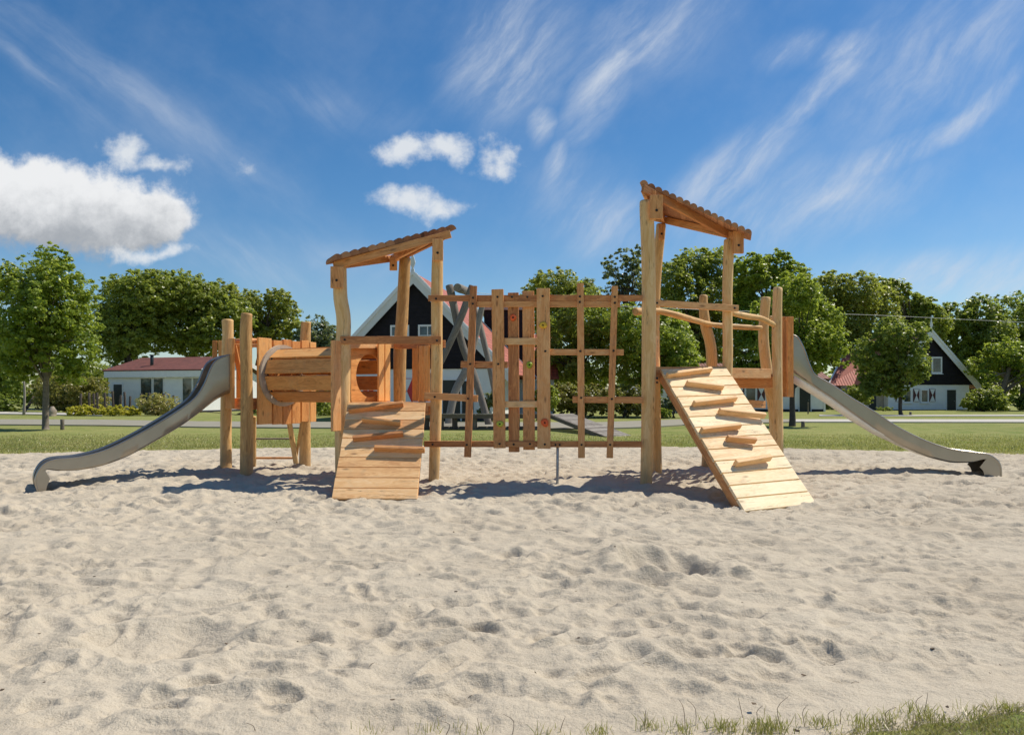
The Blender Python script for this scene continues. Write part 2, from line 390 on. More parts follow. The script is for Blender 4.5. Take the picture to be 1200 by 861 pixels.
sm_ = mx([ell(cu, cw, 478, 171, 36, 17), ell(cu, cw, 524, 166, 30, 19), ell(cu, cw, 582, 186, 32, 22, -25), ell(cu, cw, 487, 232, 60, 21, -8), ell(cu, cw, 525, 240, 32, 16, -20), ell(cu, cw, 142, 170, 34, 24), t.m('MULTIPLY', ell(cu, cw, 182, 186, 44, 11), .75), t.m('MULTIPLY', ell(cu, cw, 180, 292, 50, 11), .8), t.m('MULTIPLY', ell(cu, cw, 289, 203, 14, 14, 40), .55), ell(cu, cw, 1900, 150, 200, 70), ell(cu, cw, -900, 200, 260, 80)])
d1 = sstep(t.m('ADD', big, t.m('MULTIPLY', t.m('SUBTRACT', n_c, .5), .95)), -.02, .36)
d2 = sstep(t.m('ADD', sm_, t.m('MULTIPLY', t.m('SUBTRACT', n_c, .5), 2.2)), -.12, .85)
# high thin cloud
hu, hv, hvec = warp(3.2, .11, 8)
def streak(rot, sc):
    a = t.n('ShaderNodeMapping'); t.L.new(hvec, a.inputs[0]); a.inputs['Rotation'].default_value = (0, 0, math.radians(-rot))
    b = t.n('ShaderNodeMapping'); t.L.new(a.outputs[0], b.inputs[0]); b.inputs['Scale'].default_value = (sc[0], sc[1], 1); return b
st1 = streak(50, (1.5, 6.5)); st2 = streak(-38, (1.5, 8))
ns1 = t.noise(st1.outputs[0], 2.6, 10, .66); ns2 = t.noise(st2.outputs[0], 2.6, 9, .62)
lf = sstep(U0, -.30, -.12)
ns = t.m('ADD', t.m('MULTIPLY', ns1, lf), t.m('MULTIPLY', ns2, t.m('SUBTRACT', 1, lf)))
nb = t.noise(uvv, 5, 6, .6)
cir = mx([ell(hu, hv, 985, 60, 62, 26, 22), ell(hu, hv, 925, 62, 50, 26, 20), ell(hu, hv, 958, 108, 125, 22, 48), ell(hu, hv, 1050, 180, 120, 22, 30), ell(hu, hv, 1140, 130, 120, 18, 32), ell(hu, hv, 860, 205, 110, 40, 35),
         ell(hu, hv, 712, 90, 110, 36, 62), ell(hu, hv, 600, 60, 110, 85, 60), t.m('MULTIPLY', ell(hu, hv, 760, 30, 120, 60, 40), .8),
         t.m('MULTIPLY', ell(hu, hv, 960, 240, 160, 50, 15), .75), t.m('MULTIPLY', ell(hu, hv, 1150, 325, 260, 42, 8), 1.1), t.m('MULTIPLY', ell(hu, hv, 150, 110, 250, 22, -34), .30), t.m('MULTIPLY', ell(hu, hv, 60, 100, 170, 14, -38), .28),
         ell(hu, hv, 636, 150, 20, 34, -10), ell(hu, hv, 652, 200, 14, 40, -25), t.m('MULTIPLY', ell(hu, hv, 700, 250, 80, 60, -30), .75), t.m('MULTIPLY', ell(hu, hv, 1120, 60, 200, 90, 30), .5), t.m('MULTIPLY', ell(hu, hv, 300, 295, 170, 30, -8), .5), t.m('MULTIPLY', ell(hu, hv, 370, 130, 80, 20, -10), .2)])
cir = t.m('MULTIPLY', sstep(cir, -.25, .95), t.m('ADD', sstep(ns, .36, .80), t.m('MULTIPLY', nb, .40)))
cir = t.m('MULTIPLY', cir, .82, clamp=True)
veil = t.m('MULTIPLY', sstep(t.m('ADD', nb, t.m('MULTIPLY', ns, .3)), .5, .9), .10)
cir = t.m('ADD', cir, veil, clamp=True)
hs = t.n('ShaderNodeHueSaturation'); t.L.new(sky.outputs[0], hs.inputs['Color']); hs.inputs['Saturation'].default_value = 1.30; hs.inputs['Value'].default_value = 1.12
CB = 8.2
c0 = t.mix(cir, hs.outputs[0], (CB*.80, CB*.88, CB*1.0))
base = t.m('SUBTRACT', cw, (HZ-300)/F)      # grey flat base, bright tops on the cumulus
lit = sstep(t.m('ADD', base, t.m('MULTIPLY', t.m('SUBTRACT', n_c, .5), .13)), .006, .10)
cc = t.mix(lit, (CB*.50, CB*.53, CB*.57), (CB*1.12, CB*1.13, CB*1.14))
c1 = t.mix(t.m('MULTIPLY', d1, .97), c0, cc)
c2 = t.mix(t.m('MULTIPLY', d2, .9), c1, (CB*1.0, CB*1.04, CB*1.08))
t.L.new(c2, bg.inputs[0]); bg.inputs[1].default_value = .095
sun = bpy.data.lights.new('sun', 'SUN'); sun.energy = 4.9; sun.angle = math.radians(.53); sun.color = (1, .925, .80)
so = bpy.data.objects.new('sun', sun); col.objects.link(so); so.location = (10, 5, 30); so.rotation_euler = SUN.to_track_quat('Z', 'Y').to_euler()
cam = bpy.data.cameras.new('camera'); co = bpy.data.objects.new('camera', cam); col.objects.link(co)
cam.sensor_width = 36; cam.lens = 36*F/1200; cam.shift_y = (HZ-430.5)/1200; cam.clip_end = 3000; cam.clip_start = .05
co.location = (0, 0, EYE); co.rotation_euler = (math.radians(90), 0, 0); scn.camera = co
scn.view_settings.view_transform = 'Standard'; scn.view_settings.look = 'None'; scn.view_settings.exposure = 0; scn.view_settings.gamma = 1

# ------------------------------------------------------------------ ground
def smooth(e0, e1, x):
    q = np.clip((x-e0)/(e1-e0), 0, 1); return q*q*(3-2*q)
def pit(x, y):                              # >0 inside the sand pit (metres from its edge)
    far = 20.3-2.75*(np.abs(x)/12)**2-1.1*smooth(0, 12, x)*0-y
    near = y-(2.62+.30*np.maximum(x+.4, 0)**.9*.9+.012*np.maximum(x, 0)**2)
    side = 15.5-np.abs(x)
    d = np.minimum(np.minimum(far, near), side)
    return d+.10*pnoise(x*1.3+5, y*1.3)+.05*pnoise(x*5, y*5+9)
def dent(x, y, cx, cy, rx, ry, depth):
    r2 = ((x-cx)/rx)**2+((y-cy)/ry)**2
    return -depth*np.exp(-r2)+.35*depth*np.exp(-((np.sqrt(r2)-1.35)/.35)**2)
def sand_z(x, y):
    wx = x+.18*pnoise(x*1.7+3, y*1.7); wy = y+.18*pnoise(x*1.7, y*1.7+8)
    z = .030*pnoise(wx*.55, wy*.55+2)
    z += .034*(np.abs(pnoise(wx*1.55+11, wy*2.3))*1.6-.45)
    z -= .026*(np.abs(pnoise(wx*2.6+1, wy*3.7+7))*1.5-.4)
    z += .012*pnoise(wx*5.0, wy*6.5)
    z += .006*pnoise(x*13, y*16)+.0025*pnoise(x*34, y*34)
    fade = 1-.15*smooth(9, 14, y)
    z = z*fade
    z += dent(x, y, -1.95, 4.25, .42, .30, .10)+dent(x, y, 1.28+.10*pnoise(x*5, y*5), 6.0+.10*pnoise(x*5+7, y*5), .34, .28, .21)+.05*pnoise(x*7+2, y*7)*np.exp(-((x-1.2)/.5)**2-((y-6.0)/.45)**2)+dent(x, y, -2.9, 4.3, .25, .2, .05)
    z += .10*np.exp(-(((x-.95)/.35)**2+((y-6.25)/.3)**2))
    z += .07*np.exp(-(((x-2.05)/.18)**2+((y-10.0)/.22)**2))+.05*np.exp(-(((x-2.3)/.25)**2+((y-9.7)/.3)**2))
    for (qx, qy) in ((2.08, 11.45), (2.55, 13.05), (3.39, 12.14), (3.73, 14.2), (4.79, 13.3), (5.06, 14.7), (-2.74, 11.9), (-1.27, 11.9), (-2.05, 13.4), (-4.7, 13.05), (-5.45, 14.1), (-4.03, 14.35)):
        rr = np.sqrt((x-qx)**2+(y-qy)**2)*(1+.3*pnoise(x*3+qx, y*3)); z += .045*np.exp(-(rr/.16)**2)-.035*np.exp(-((rr-.42)/.17)**2)
    z -= .13*np.exp(-(((x+7.35)/.9)**2+((y-11.4)/.8)**2))     # hollows at the slide ends and ramp feet
    z -= .05*np.exp(-(((x-8.5)/.7)**2+((y-13.1)/.5)**2))
    z -= .09*np.exp(-(((x-3.4)/1.1)**2+((y-9.5)/.8)**2))+.05*np.exp(-(((x+1.9)/1.0)**2+((y-10.2)/.7)**2))
    return z
_r = np.random.default_rng(5)
nr, nc = 860, 760
ys = 2.35*(21.6/2.35)**(np.linspace(0, 1, nr)); us = np.linspace(-1.02, 1.02, nc)
Yg, Ug = np.meshgrid(ys, us, indexing='ij'); Xg = np.clip(Ug*(Yg+2.2), -16.5, 16.5)
Zg = sand_z(Xg, Yg)
du_ = us[1]-us[0]
def stamp(fx, fy, fa, ra, rb, fd, sharp):
    R0 = max(ra, rb)*1.9
    i0, i1 = np.searchsorted(ys, [fy-R0, fy+R0])
    if i1-i0 < 2: return
    u0, u1 = (fx-R0)/(fy+2.2), (fx+R0)/(fy+2.2)
    j0 = max(int((min(u0, u1)-.04-us[0])/du_), 0); j1 = min(int((max(u0, u1)+.04-us[0])/du_)+1, nc)
    if j1-j0 < 2: return
    xs_, ys_ = Xg[i0:i1, j0:j1], Yg[i0:i1, j0:j1]; dx, dy = xs_-fx, ys_-fy
    wob = 1+.22*pnoise(xs_*9+fx*3, ys_*9)
    a = (dx*math.cos(fa)+dy*math.sin(fa))*wob; b = (-dx*math.sin(fa)+dy*math.cos(fa))*wob
    q = np.sqrt((a/ra)**2+(b/rb)**2)
    Zg[i0:i1, j0:j1] += -fd*np.clip(1-q**sharp, 0, 1)+.38*fd*np.exp(-((q-1.22)/.24)**2)
for k in range(11000):
    fy = math.sqrt(_r.uniform(2.7**2, 20**2)); fx = _r.uniform(-.78, .78)*(fy+.6)
    big_ = _r.random() < .12
    ra = _r.uniform(.045, .13)*(2.0 if big_ else 1)*(1+.25*(fy > 8)); rb = ra*_r.uniform(.45, .85)
    stamp(fx, fy, _r.uniform(0, 3.14), ra, rb, min(_r.uniform(.08, .165)*ra, .024)*(1+.3*(fy > 9)), _r.uniform(1.8, 4))
for (px, py) in ((300, 700), (420, 690), (560, 735), (640, 745), (330, 815), (700, 790), (880, 770), (960, 760), (520, 780), (240, 800), (120, 740)):
    g = G(px, py); stamp(g.x, g.y, _r.uniform(0, 3.14), .15, .07, .04, 3)
ins = pit(Xg, Yg)
Zg = Zg*smooth(0, .6, ins)+.02*smooth(-.05, .4, ins)-.16*smooth(.05, -.6, ins)*1.0-.02
Zg = np.where(ins < 0, Zg+ins*.10, Zg)
idx = np.arange(nr*nc).reshape(nr, nc)
Fq = np.stack([idx[:-1, :-1], idx[:-1, 1:], idx[1:, 1:], idx[1:, :-1]], -1).reshape(-1, 4)
tag(raw_mesh('sand', np.stack([Xg, Yg, Zg], -1).reshape(-1, 3), Fq, M['sand'], smooth=True), kind='structure')
# lawn: one sheet to the horizon, dipping under the sand
xs1 = np.concatenate([[-900, -400, -200, -110, -70, -45, -30], np.arange(-22, 22.01, .16), [30, 45, 70, 110, 200, 400, 900]])
ys1 = np.concatenate([[-200, -60, -20, -8, -3, 0], np.arange(1, 24, .16), [26, 30, 36, 44, 55, 70, 90, 130, 200, 400, 900, 1800]])
Xl, Yl = np.meshgrid(xs1, ys1); insl = pit(Xl, Yl)
Zl = .012*pnoise(Xl*.8, Yl*.8)*(np.abs(Xl) < 22)*(Yl < 24)-.40*smooth(.02, 1.0, insl)-.06*smooth(-.1, .1, insl)
n0, m0 = Xl.shape; idx = np.arange(n0*m0).reshape(n0, m0)
Fq = np.stack([idx[:-1, :-1], idx[:-1, 1:], idx[1:, 1:], idx[1:, :-1]], -1).reshape(-1, 4)
tag(raw_mesh('lawn', np.stack([Xl, Yl, Zl], -1).reshape(-1, 3), Fq, M['lawn'], smooth=True), kind='structure')
def strip(name, up, lo, m, z=.03):
    V = []; Fc = []
    U_ = [G(*p, z) for p in up]; L_ = [G(*p, z) for p in lo]
    n = len(U_); V = [tuple(v) for v in U_+L_]
    Fc = [(i, n+i, n+i+1, i+1) for i in range(n-1)]
    me = bpy.data.meshes.new(name); me.from_pydata(V, [], Fc); me.materials.append(m)
    o = bpy.data.objects.new(name, me); col.objects.link(o)
    s_ = o.modifiers.new('thick', 'SOLIDIFY'); s_.thickness = .05; s_.offset = 0
    return tag(o, kind='structure')
strip('path', [(-300, 490.5), (0, 491.5), (120, 492), (240, 494), (400, 494.7), (560, 495), (700, 495), (760, 493), (800, 491.5), (925, 491.4)],
      [(-300, 499), (0, 497.5), (120, 498.5), (240, 500.5), (400, 501.5), (560, 502), (700, 502.5), (760, 500.5), (800, 498), (925, 494.6)], M['path'])
strip('footpath', [(925, 491.5), (1060, 491.5), (1200, 491.5), (1500, 491.5)], [(925, 494.3), (1060, 494.6), (1200, 494.8), (1500, 495)], M['concrete'], .035)
strip('far_footpath', [(960, 486), (1060, 486.3), (1200, 486), (1500, 486)], [(960, 487.5), (1060, 487.7), (1200, 487.5), (1500, 487.5)], M['concrete'], .02)
strip('garden_path', [(-100, 482), (40, 483), (120, 484.5)], [(-100, 484), (40, 485.4), (120, 487)], M['concrete'], .045)

# grass blades
def blades(name, P, h, wd, m, lean=.5):
    n = len(P); a = rng.random(n)*2*np.pi; hh = h*(.45+.75*rng.random(n)); ln = rng.random(n)*lean
    b = rng.random(n)*2*np.pi
    side = np.stack([np.cos(a), np.sin(a), 0*a], 1)*wd
    tip = P+np.stack([np.cos(b)*ln*hh, np.sin(b)*ln*hh, hh], 1)
    mid = P+(tip-P)*.55+np.stack([0*a, 0*a, .08*hh], 1)
    V = np.concatenate([P-side, P+side, mid+side*.8, mid-side*.8, tip+side*.1, tip-side*.1])
    i = np.arange(n)
    Fq = np.concatenate([np.stack([i, i+n, i+2*n, i+3*n], 1), np.stack([i+3*n, i+2*n, i+4*n, i+5*n], 1)])
    r = rng.random(n)
    return raw_mesh(name, V, Fq, m, rnd=np.concatenate([r, r]))
def scatter(n, x0, x1, y0, y1, test):
    x = rng.uniform(x0, x1, n); y = rng.uniform(y0, y1, n); k = test(x, y)
    return np.stack([x[k], y[k], np.full(k.sum(), -.012)], 1)
Pn = scatter(620000, -1.6, 4.6, 1.9, 4.3, lambda x, y: (pit(x, y) < .02) & (rng.random(len(x)) < np.clip(.15+.85*smooth(.05, -.25, pit(x, y)), 0, 1)) & (rng.random(len(x)) < .55+.6*pnoise(x*3, y*3)))
_dry = pnoise(Pn[:, 0]*4, Pn[:, 1]*4)+rng.normal(0, .25, len(Pn)) > -.02
tag(blades('dry_grass', Pn[_dry], .024, .0016, M['straw'], 2.2), kind='stuff')
Pn = Pn[~_dry]
tag(blades('grass', Pn, .026, .0018, M['blade_near'], 1.6), kind='stuff')
Pt = []
for (px, py, n, s_) in ((760, 850, 60, .05), (800, 856, 70, .07), (850, 853, 150, .08), (905, 852, 170, .09), (890, 856, 130, .08), (960, 849, 90, .07), (1010, 850, 100, .08), (1080, 836, 120, .10), (1140, 838, 90, .1), (700, 858, 60, .06), (640, 860, 40, .08), (560, 859, 30, .08), (500, 856, 25, .06), (1180, 830, 60, .05), (430, 858, 22, .1), (1040, 842, 80, .1)):
    g = G(px, py); q = rng.normal(0, s_*.5, (n, 2)); Pt.append(np.stack([g.x+q[:, 0], g.y+q[:, 1], np.full(n, -.005)], 1))
Pt = np.concatenate(Pt)
tag(blades('grass_tufts', Pt, .042, .0016, M['blade'], .9), kind='stuff')
Pf = scatter(160000, -17, 17, 16.6, 26, lambda x, y: (pit(x, y) < .10) & (rng.random(len(x)) < np.clip((26.5-y)/8, .15, 1)))
tag(blades('lawn_grass', Pf, .06, .006, M['blade'], .8), kind='stuff')
# dry stalks standing at the near edge
mb = MB()
for (px, py, h) in ((803, 846, .16), (815, 848, .17), (871, 838, .13), (916, 850, .20), (944, 848, .13), (890, 845, .11), (1083, 832, .13), (1040, 845, .1), (1078, 834, .12), (755, 852, .12), (975, 846, .09), (600, 857, .12), (565, 858, .1), (655, 856, .09), (522, 856, .07), (300, 857, .06), (985, 843, .08)):
    g = G(px, py); h *= .62
    mb.log([g-UP*.02, g+Vector((random.uniform(-.02, .02), 0, h*.6)), g+Vector((random.uniform(-.04, .04), 0, h))], [.0016, .0012, .0006], seg=5, n=6, cap=False)
tag(mb.build('dry_stalks', M['litter']), kind='stuff')
# twigs, dry leaves and bits of shell lying on the sand
mb = MB()
for k in range(130):
    y = 2.9*(13/2.9)**random.random(); x = random.uniform(-.7, .7)*y
    zz = float(sand_z(np.array([x]), np.array([y]))[0]); s_ = random.uniform(.003, .009)
    if random.random() < .4:
        a = random.uniform(0, 3.14); L = s_*3
        mb.log([(x-L*math.cos(a), y-L*math.sin(a), zz+.004), (x, y, zz+.012), (x+L*math.cos(a), y+L*math.sin(a), zz+.006)], s_*.15, seg=5, n=3, cap=False)
    else:
        mb.hexa([Vector((x+sx*s_*random.uniform(.6, 1.4), y+sy*s_*random.uniform(.5, 1.2), zz+h_+random.uniform(-.003, .003))) for h_ in (0, s_*.5) for (sx, sy) in ((-1, -1), (1, -1), (1, 1), (-1, 1))])
tag(mb.build('sand_litter', M['litter']), kind='stuff')

# ------------------------------------------------------------------ the climbing frame
A = Vector((2.08, 11.45, 0)); D = Vector((2.55, 13.05, 0)); E = Vector((3.39, 12.14, 0)); Fp = Vector((3.73, 14.2, 0)); H1 = Vector((4.79, 13.3, 0)); H2 = Vector((5.06, 14.7, 0))
P1 = Vector((-2.74, 11.9, 0)); P2 = Vector((-1.27, 11.9, 0)); P3 = Vector((-2.05, 13.4, 0))
S1 = Vector((-4.70, 13.05, 0)); S2 = Vector((-5.45, 14.1, 0)); S3 = Vector((-4.03, 14.35, 0))
PL = empty('climbing_frame', (0, 12.5, 0), 'large orange wooden climbing frame with two steel slides and two roofed towers on sand', 'climbing frame')
def part(mb, name, m, parent=None, label=None, bevel=.006):
    o = mb.build(name, m, parent or PL, root=PL, bevel=bevel)
    if label: o['label'] = label
    return o
BOLTN = [0]
def bolt(p, n, parent, r=.017):
    if BOLTN[0] >= 96: return
    BOLTN[0] += 1
    n = Vector(n).normalized()
    MBo = MB().log([Vector(p)-n*.01, Vector(p)+n*.014], r, seg=10, n=1, rw=0, ch=.004)
    return part(MBo, 'bolt', M['bolt'], parent, bevel=0)
def post(base, pts, rad, name='post', label=None, wob=.012):
    # pts: list of (px,py) readings at the post's depth, from top down; goes 0.3 m into the sand
    q = [W(px, py, Y) for (px, py, Y) in pts]
    b = Vector((base.x, base.y, -.3)); q = [b]+q[::-1]
    r = rad if hasattr(rad, '__len__') else [rad]*len(q)
    return part(MB().log(q, r, seg=20, n=22, wob=wob, rw=.035, ch=.015), name, M['post'], label=label, bevel=0)
pA = post(A, [(758, 236, 11.45), (760, 300, 11.45), (759, 450, 11.45)], [.092, .105, .112, .10])
pD = post(D, [(774, 262, 13.05), (769, 340, 13.05), (768, 450, 13.05)], [.085, .085, .085, .08])
pE = post(E, [(855, 280, 12.14), (853, 350, 12.14), (852, 430, 12.14), (846, 520, 12.14)], [.085, .08, .08, .085, .085])
pF = post(Fp, [(825, 345, 14.2), (827, 380, 14.2), (833, 430, 14.2)], [.09, .11, .10, .08], wob=.02)
pH1 = post(H1, [(911, 337, 13.3), (911, 430, 13.3)], [.085, .09, .085])
pH2 = post(H2, [(896, 349, 14.7), (895, 390, 14.7), (901, 440, 14.7), (907, 500, 14.7)], [.09, .10, .10, .10, .09], wob=.02)
pP1 = post(P1, [(397, 312, 11.9), (399, 345, 11.9), (404, 375, 11.9), (402, 420, 11.9), (400, 470, 11.9)], [.11, .12, .12, .115, .105, .105], wob=.015)
pP2 = post(P2, [(513, 280, 11.9), (513, 350, 11.9), (511, 430, 11.9)], [.085, .095, .095, .085])
pP3 = post(P3, [(474, 302, 13.4), (472, 370, 13.4), (468, 430, 13.4)], [.10, .11, .11, .095])
pS1 = post(S1, [(289, 368, 13.05), (289, 430, 13.05)], [.115, .105, .10])
pS2 = post(S2, [(267, 375, 14.1), (266, 430, 14.1)], [.105, .105, .105])
pS3 = post(S3, [(358, 377, 14.35), (358, 420, 14.35)], [.11, .10, .095])
FWD = Vector((0, -1, 0))

def roof(low, hf, hr, zl, zh, label, vsign=1, ext_low=.27, ext_hi=.24, nl=14):
    """triangular lean-to on three posts: one low corner, a high edge; half logs lie across the slope"""
    low, hf, hr = Vector(low), Vector(hf), Vector(hr)
    v = (hr-hf).normalized(); mid = (hf+hr)/2
    u = Vector((v.y, -v.x, 0));
    if u.dot(mid-low) < 0: u = -u
    Lh = (hf-low).dot(u); sl = (zh-zl)/Lh
    f0 = low-u*ext_low-v*.22; f1 = hf+u*ext_hi-v*.14; r0 = low-u*ext_low+v*.22; r1 = hr+u*ext_hi+v*.12
    def zof(p): return zl+sl*(p-low).dot(u)
    def up(p, dz=0): return Vector((p.x, p.y, zof(p)+dz))
    mb = MB(); T = (u+UP*sl).normalized(); Nn = v.cross(T);
    if Nn.z < 0: Nn = -Nn
    for k in range(nl):
        fc = (k+.5)/nl
        a = up(f0.lerp(f1, fc)); b = up(r0.lerp(r1, fc)); w = (f1-f0).dot(u)/nl*.56*math.sqrt(1+sl*sl)
        # ends follow the oblique front and rear lines
        ring = []
        for j in range(9):
            an = math.pi*j/8; x, y = math.cos(an)*w, math.sin(an)*w*1.15
            ring.append((x, y))
        base = len(mb.v); r = random.random(); L = (b-a).length
        fa = (f1-f0)/((f1-f0).dot(u)); ra = (r1-r0)/((r1-r0).dot(u))
        for (c, dr) in ((a, fa), (b, ra)):
            for (x, y) in ring: mb.v.append(c+(dr+UP*sl)*x/math.sqrt(1+sl*sl)+Nn*y)
        for j in range(8):
            c = w*math.pi/8
            mb.face([base+j, base+j+1, base+9+j+1, base+9+j], [(0, j*c), (0, (j+1)*c), (L, (j+1)*c), (L, j*c)], r, 0, True)
        mb.face([base+j for j in range(8, -1, -1)], [(.1+.02*j, .1) for j in range(9)], r)
        mb.face([base+9+j for j in range(9)], [(.1+.02*j, .1) for j in range(9)], r)
        mb.face([base+8, base, base+9, base+17], [(0, 0), (0, 2*w), (L, 2*w), (L, 0)], r)
    rf = part(mb, 'roof', M['shingle'], label=label, bevel=0)
    def beam(p, q, e0, e1, off, h=.12, dz=-.07, th=.055, nm='beam'):
        d = (q-p).normalized(); p_ = up(p-d*e0+off, dz); q_ = up(q+d*e1+off, dz)
        return part(MB().board(p_, q_, UP, h, th), nm, M['board'], rf)
    beam(low, hf, ext_low*.7, ext_hi*.7, -v*.12); beam(low, hr, ext_low*.7, ext_hi*.5, v*.12)
    beam(hf, hr, .12, .08, u*min(.12, ext_hi-.045), h=.12)
    beam(hf, hr, .06, .06, -u*.12, h=.12, dz=-.075)
    return rf, u, v, sl
rL, uL, vL, _ = roof(P1, P2, P3, 3.56, 3.96, 'left roof of half round logs, rising to the right', ext_low=.19, ext_hi=.34)
rR, uR, vR, _ = roof(E, A, D, 4.15, 4.60, 'right roof of half round logs, falling to the right', ext_low=.50, ext_hi=.08, nl=16)
def block(px, py, w, h, Y, parent, t=.06, lean=0):
    c = W(px, py, Y); b = MB().board(c+UP*h/2+Vector((lean, 0, 0)), c-UP*h/2, (1, 0, 0), w, t)
    o = part(b, 'roof_bracket', M['board'], parent); bolt(c+FWD*(t/2)-UP*h*.15, FWD, o, .02); return o
block(395, 325, .20, .34, 11.72, rL); block(513, 293, .17, .34, 11.72, rL); block(461, 309, .13, .24, 13.2, rL)
block(769, 243, .19, .36, 11.27, rR); block(865, 284, .17, .36, 11.95, rR); block(775, 272, .10, .26, 12.9, rR)

# platforms
def platform(pts, z, mname, outset=.06):
    c = sum(pts, Vector())/len(pts); q = [p+(p-c).normalized()*outset for p in pts]
    mb = MB().prism([Vector((p.x, p.y, z-.06)) for p in q], (0, 0, .06))
    o = part(mb, 'platform', mname)
    for i in range(len(q)):
        a, b = q[i], q[(i+1) % len(q)]; d = (b-a).normalized(); n = Vector((d.y, -d.x, 0))
        if n.dot((a+b)/2-c) < 0: n = -n
        part(MB().board(Vector((a.x, a.y, z-.13))+d*.12-n*.03, Vector((b.x, b.y, z-.13))-d*.12-n*.03, UP, .14, .05), 'joist', M['board'], o)
    return o
platform([P1, P2, P3], 1.27, M['board']); platform([A, E, D], 1.83, M['board'])
platform([Fp, H1, H2], 1.72, M['board']); platform([S1, S3, S2], 1.33, M['board'])
brd = MB()
for k in range(6):                          # bridge deck between the two right towers
    a = D.lerp(E, .12+k*.15); b = Fp.lerp(H1, .12+k*.15)
    brd.board(Vector((a.x, a.y, 1.80)), Vector((b.x, b.y, 1.74)), (b-a).cross(UP), .17, .05)
part(brd, 'bridge_deck', M['board'])
o = part(MB().board(W(852, 437, 12.1), W(902, 437.5, 12.9), UP, .165, .05), 'bridge_beam', M['board'])
part(MB().board(W(878, 473, 13.9), W(896, 474, 14.3), UP, .14, .05), 'bridge_beam', M['board'])

# ramps
def ramp(TL, TR, BL, BR, n, mt, holds, label, th=.045):
    TL, TR, BL, BR = map(Vector, (TL, TR, BL, BR))
    nn = (TR-TL).cross(BL-TL).normalized()
    if nn.z < 0: nn = -nn
    def at(s, t_): return (TL.lerp(TR, s)).lerp(BL.lerp(BR, s), t_)
    mb = MB()
    for k in range(n):
        a, b = k/n+.003, (k+1)/n-.003; jl, jr = random.uniform(-.006, .006), random.uniform(-.006, .006)
        lo = [at(jl, a), at(1+jr, a), at(1+jr, b), at(jl, b)]
        mb.hexa([p-nn*th for p in lo]+lo)
    o = part(mb, 'ramp', mt, label=label)
    for s0 in (.035, .965):
        mb = MB().board(at(s0, .02)-nn*(th+.07), at(s0, 1.01)-nn*(th+.07), nn, .135, .05)
        part(mb, 'ramp_rail', M['board'], o)
    for (x0, y0, x1, y1, w) in holds:        # pixel ends of each foothold on the deck
        def hit(px, py):
            d = W(px, py, 1)-Vector((0, 0, EYE)); c = Vector((0, 0, EYE)); k = (TL-c).dot(nn)/d.dot(nn); return c+d*k
        a, b = hit(x0, y0+2.5), hit(x1, y1+2.5)
        mb = MB().board(a+nn*.045, b+nn*.045, nn.cross(b-a), w*.75, .094)
        part(mb, 'foothold', M['boardramp'] if mt is M['boardlight'] else M['board'], o, bevel=.01)  # darker wood than the deck: shade of the foothold fronts put into the colour
    return o, nn
ramp(W(408, 471.5, 11.55), W(499, 471.5, 11.55), W(389, 584, 10.2), W(489, 584.5, 10.2), 10, M['boardramp'],
     [(409, 481, 473, 473, .075), (425, 491.5, 470, 495.5, .07), (414, 514, 473, 508, .075), (439, 525, 498, 527, .075)], 'tan plank ramp on the left')
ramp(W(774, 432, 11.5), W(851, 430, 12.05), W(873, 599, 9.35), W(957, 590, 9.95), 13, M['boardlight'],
     [(780, 440, 832, 433, .075), (803, 449, 846, 454, .07), (811, 473, 861, 467, .075), (841, 481.5, 895, 487, .075), (820, 504.5, 866, 499, .075), (850, 513.5, 884, 516.5, .07), (860, 543, 901, 536, .09)], 'pale sunlit plank ramp on the right')

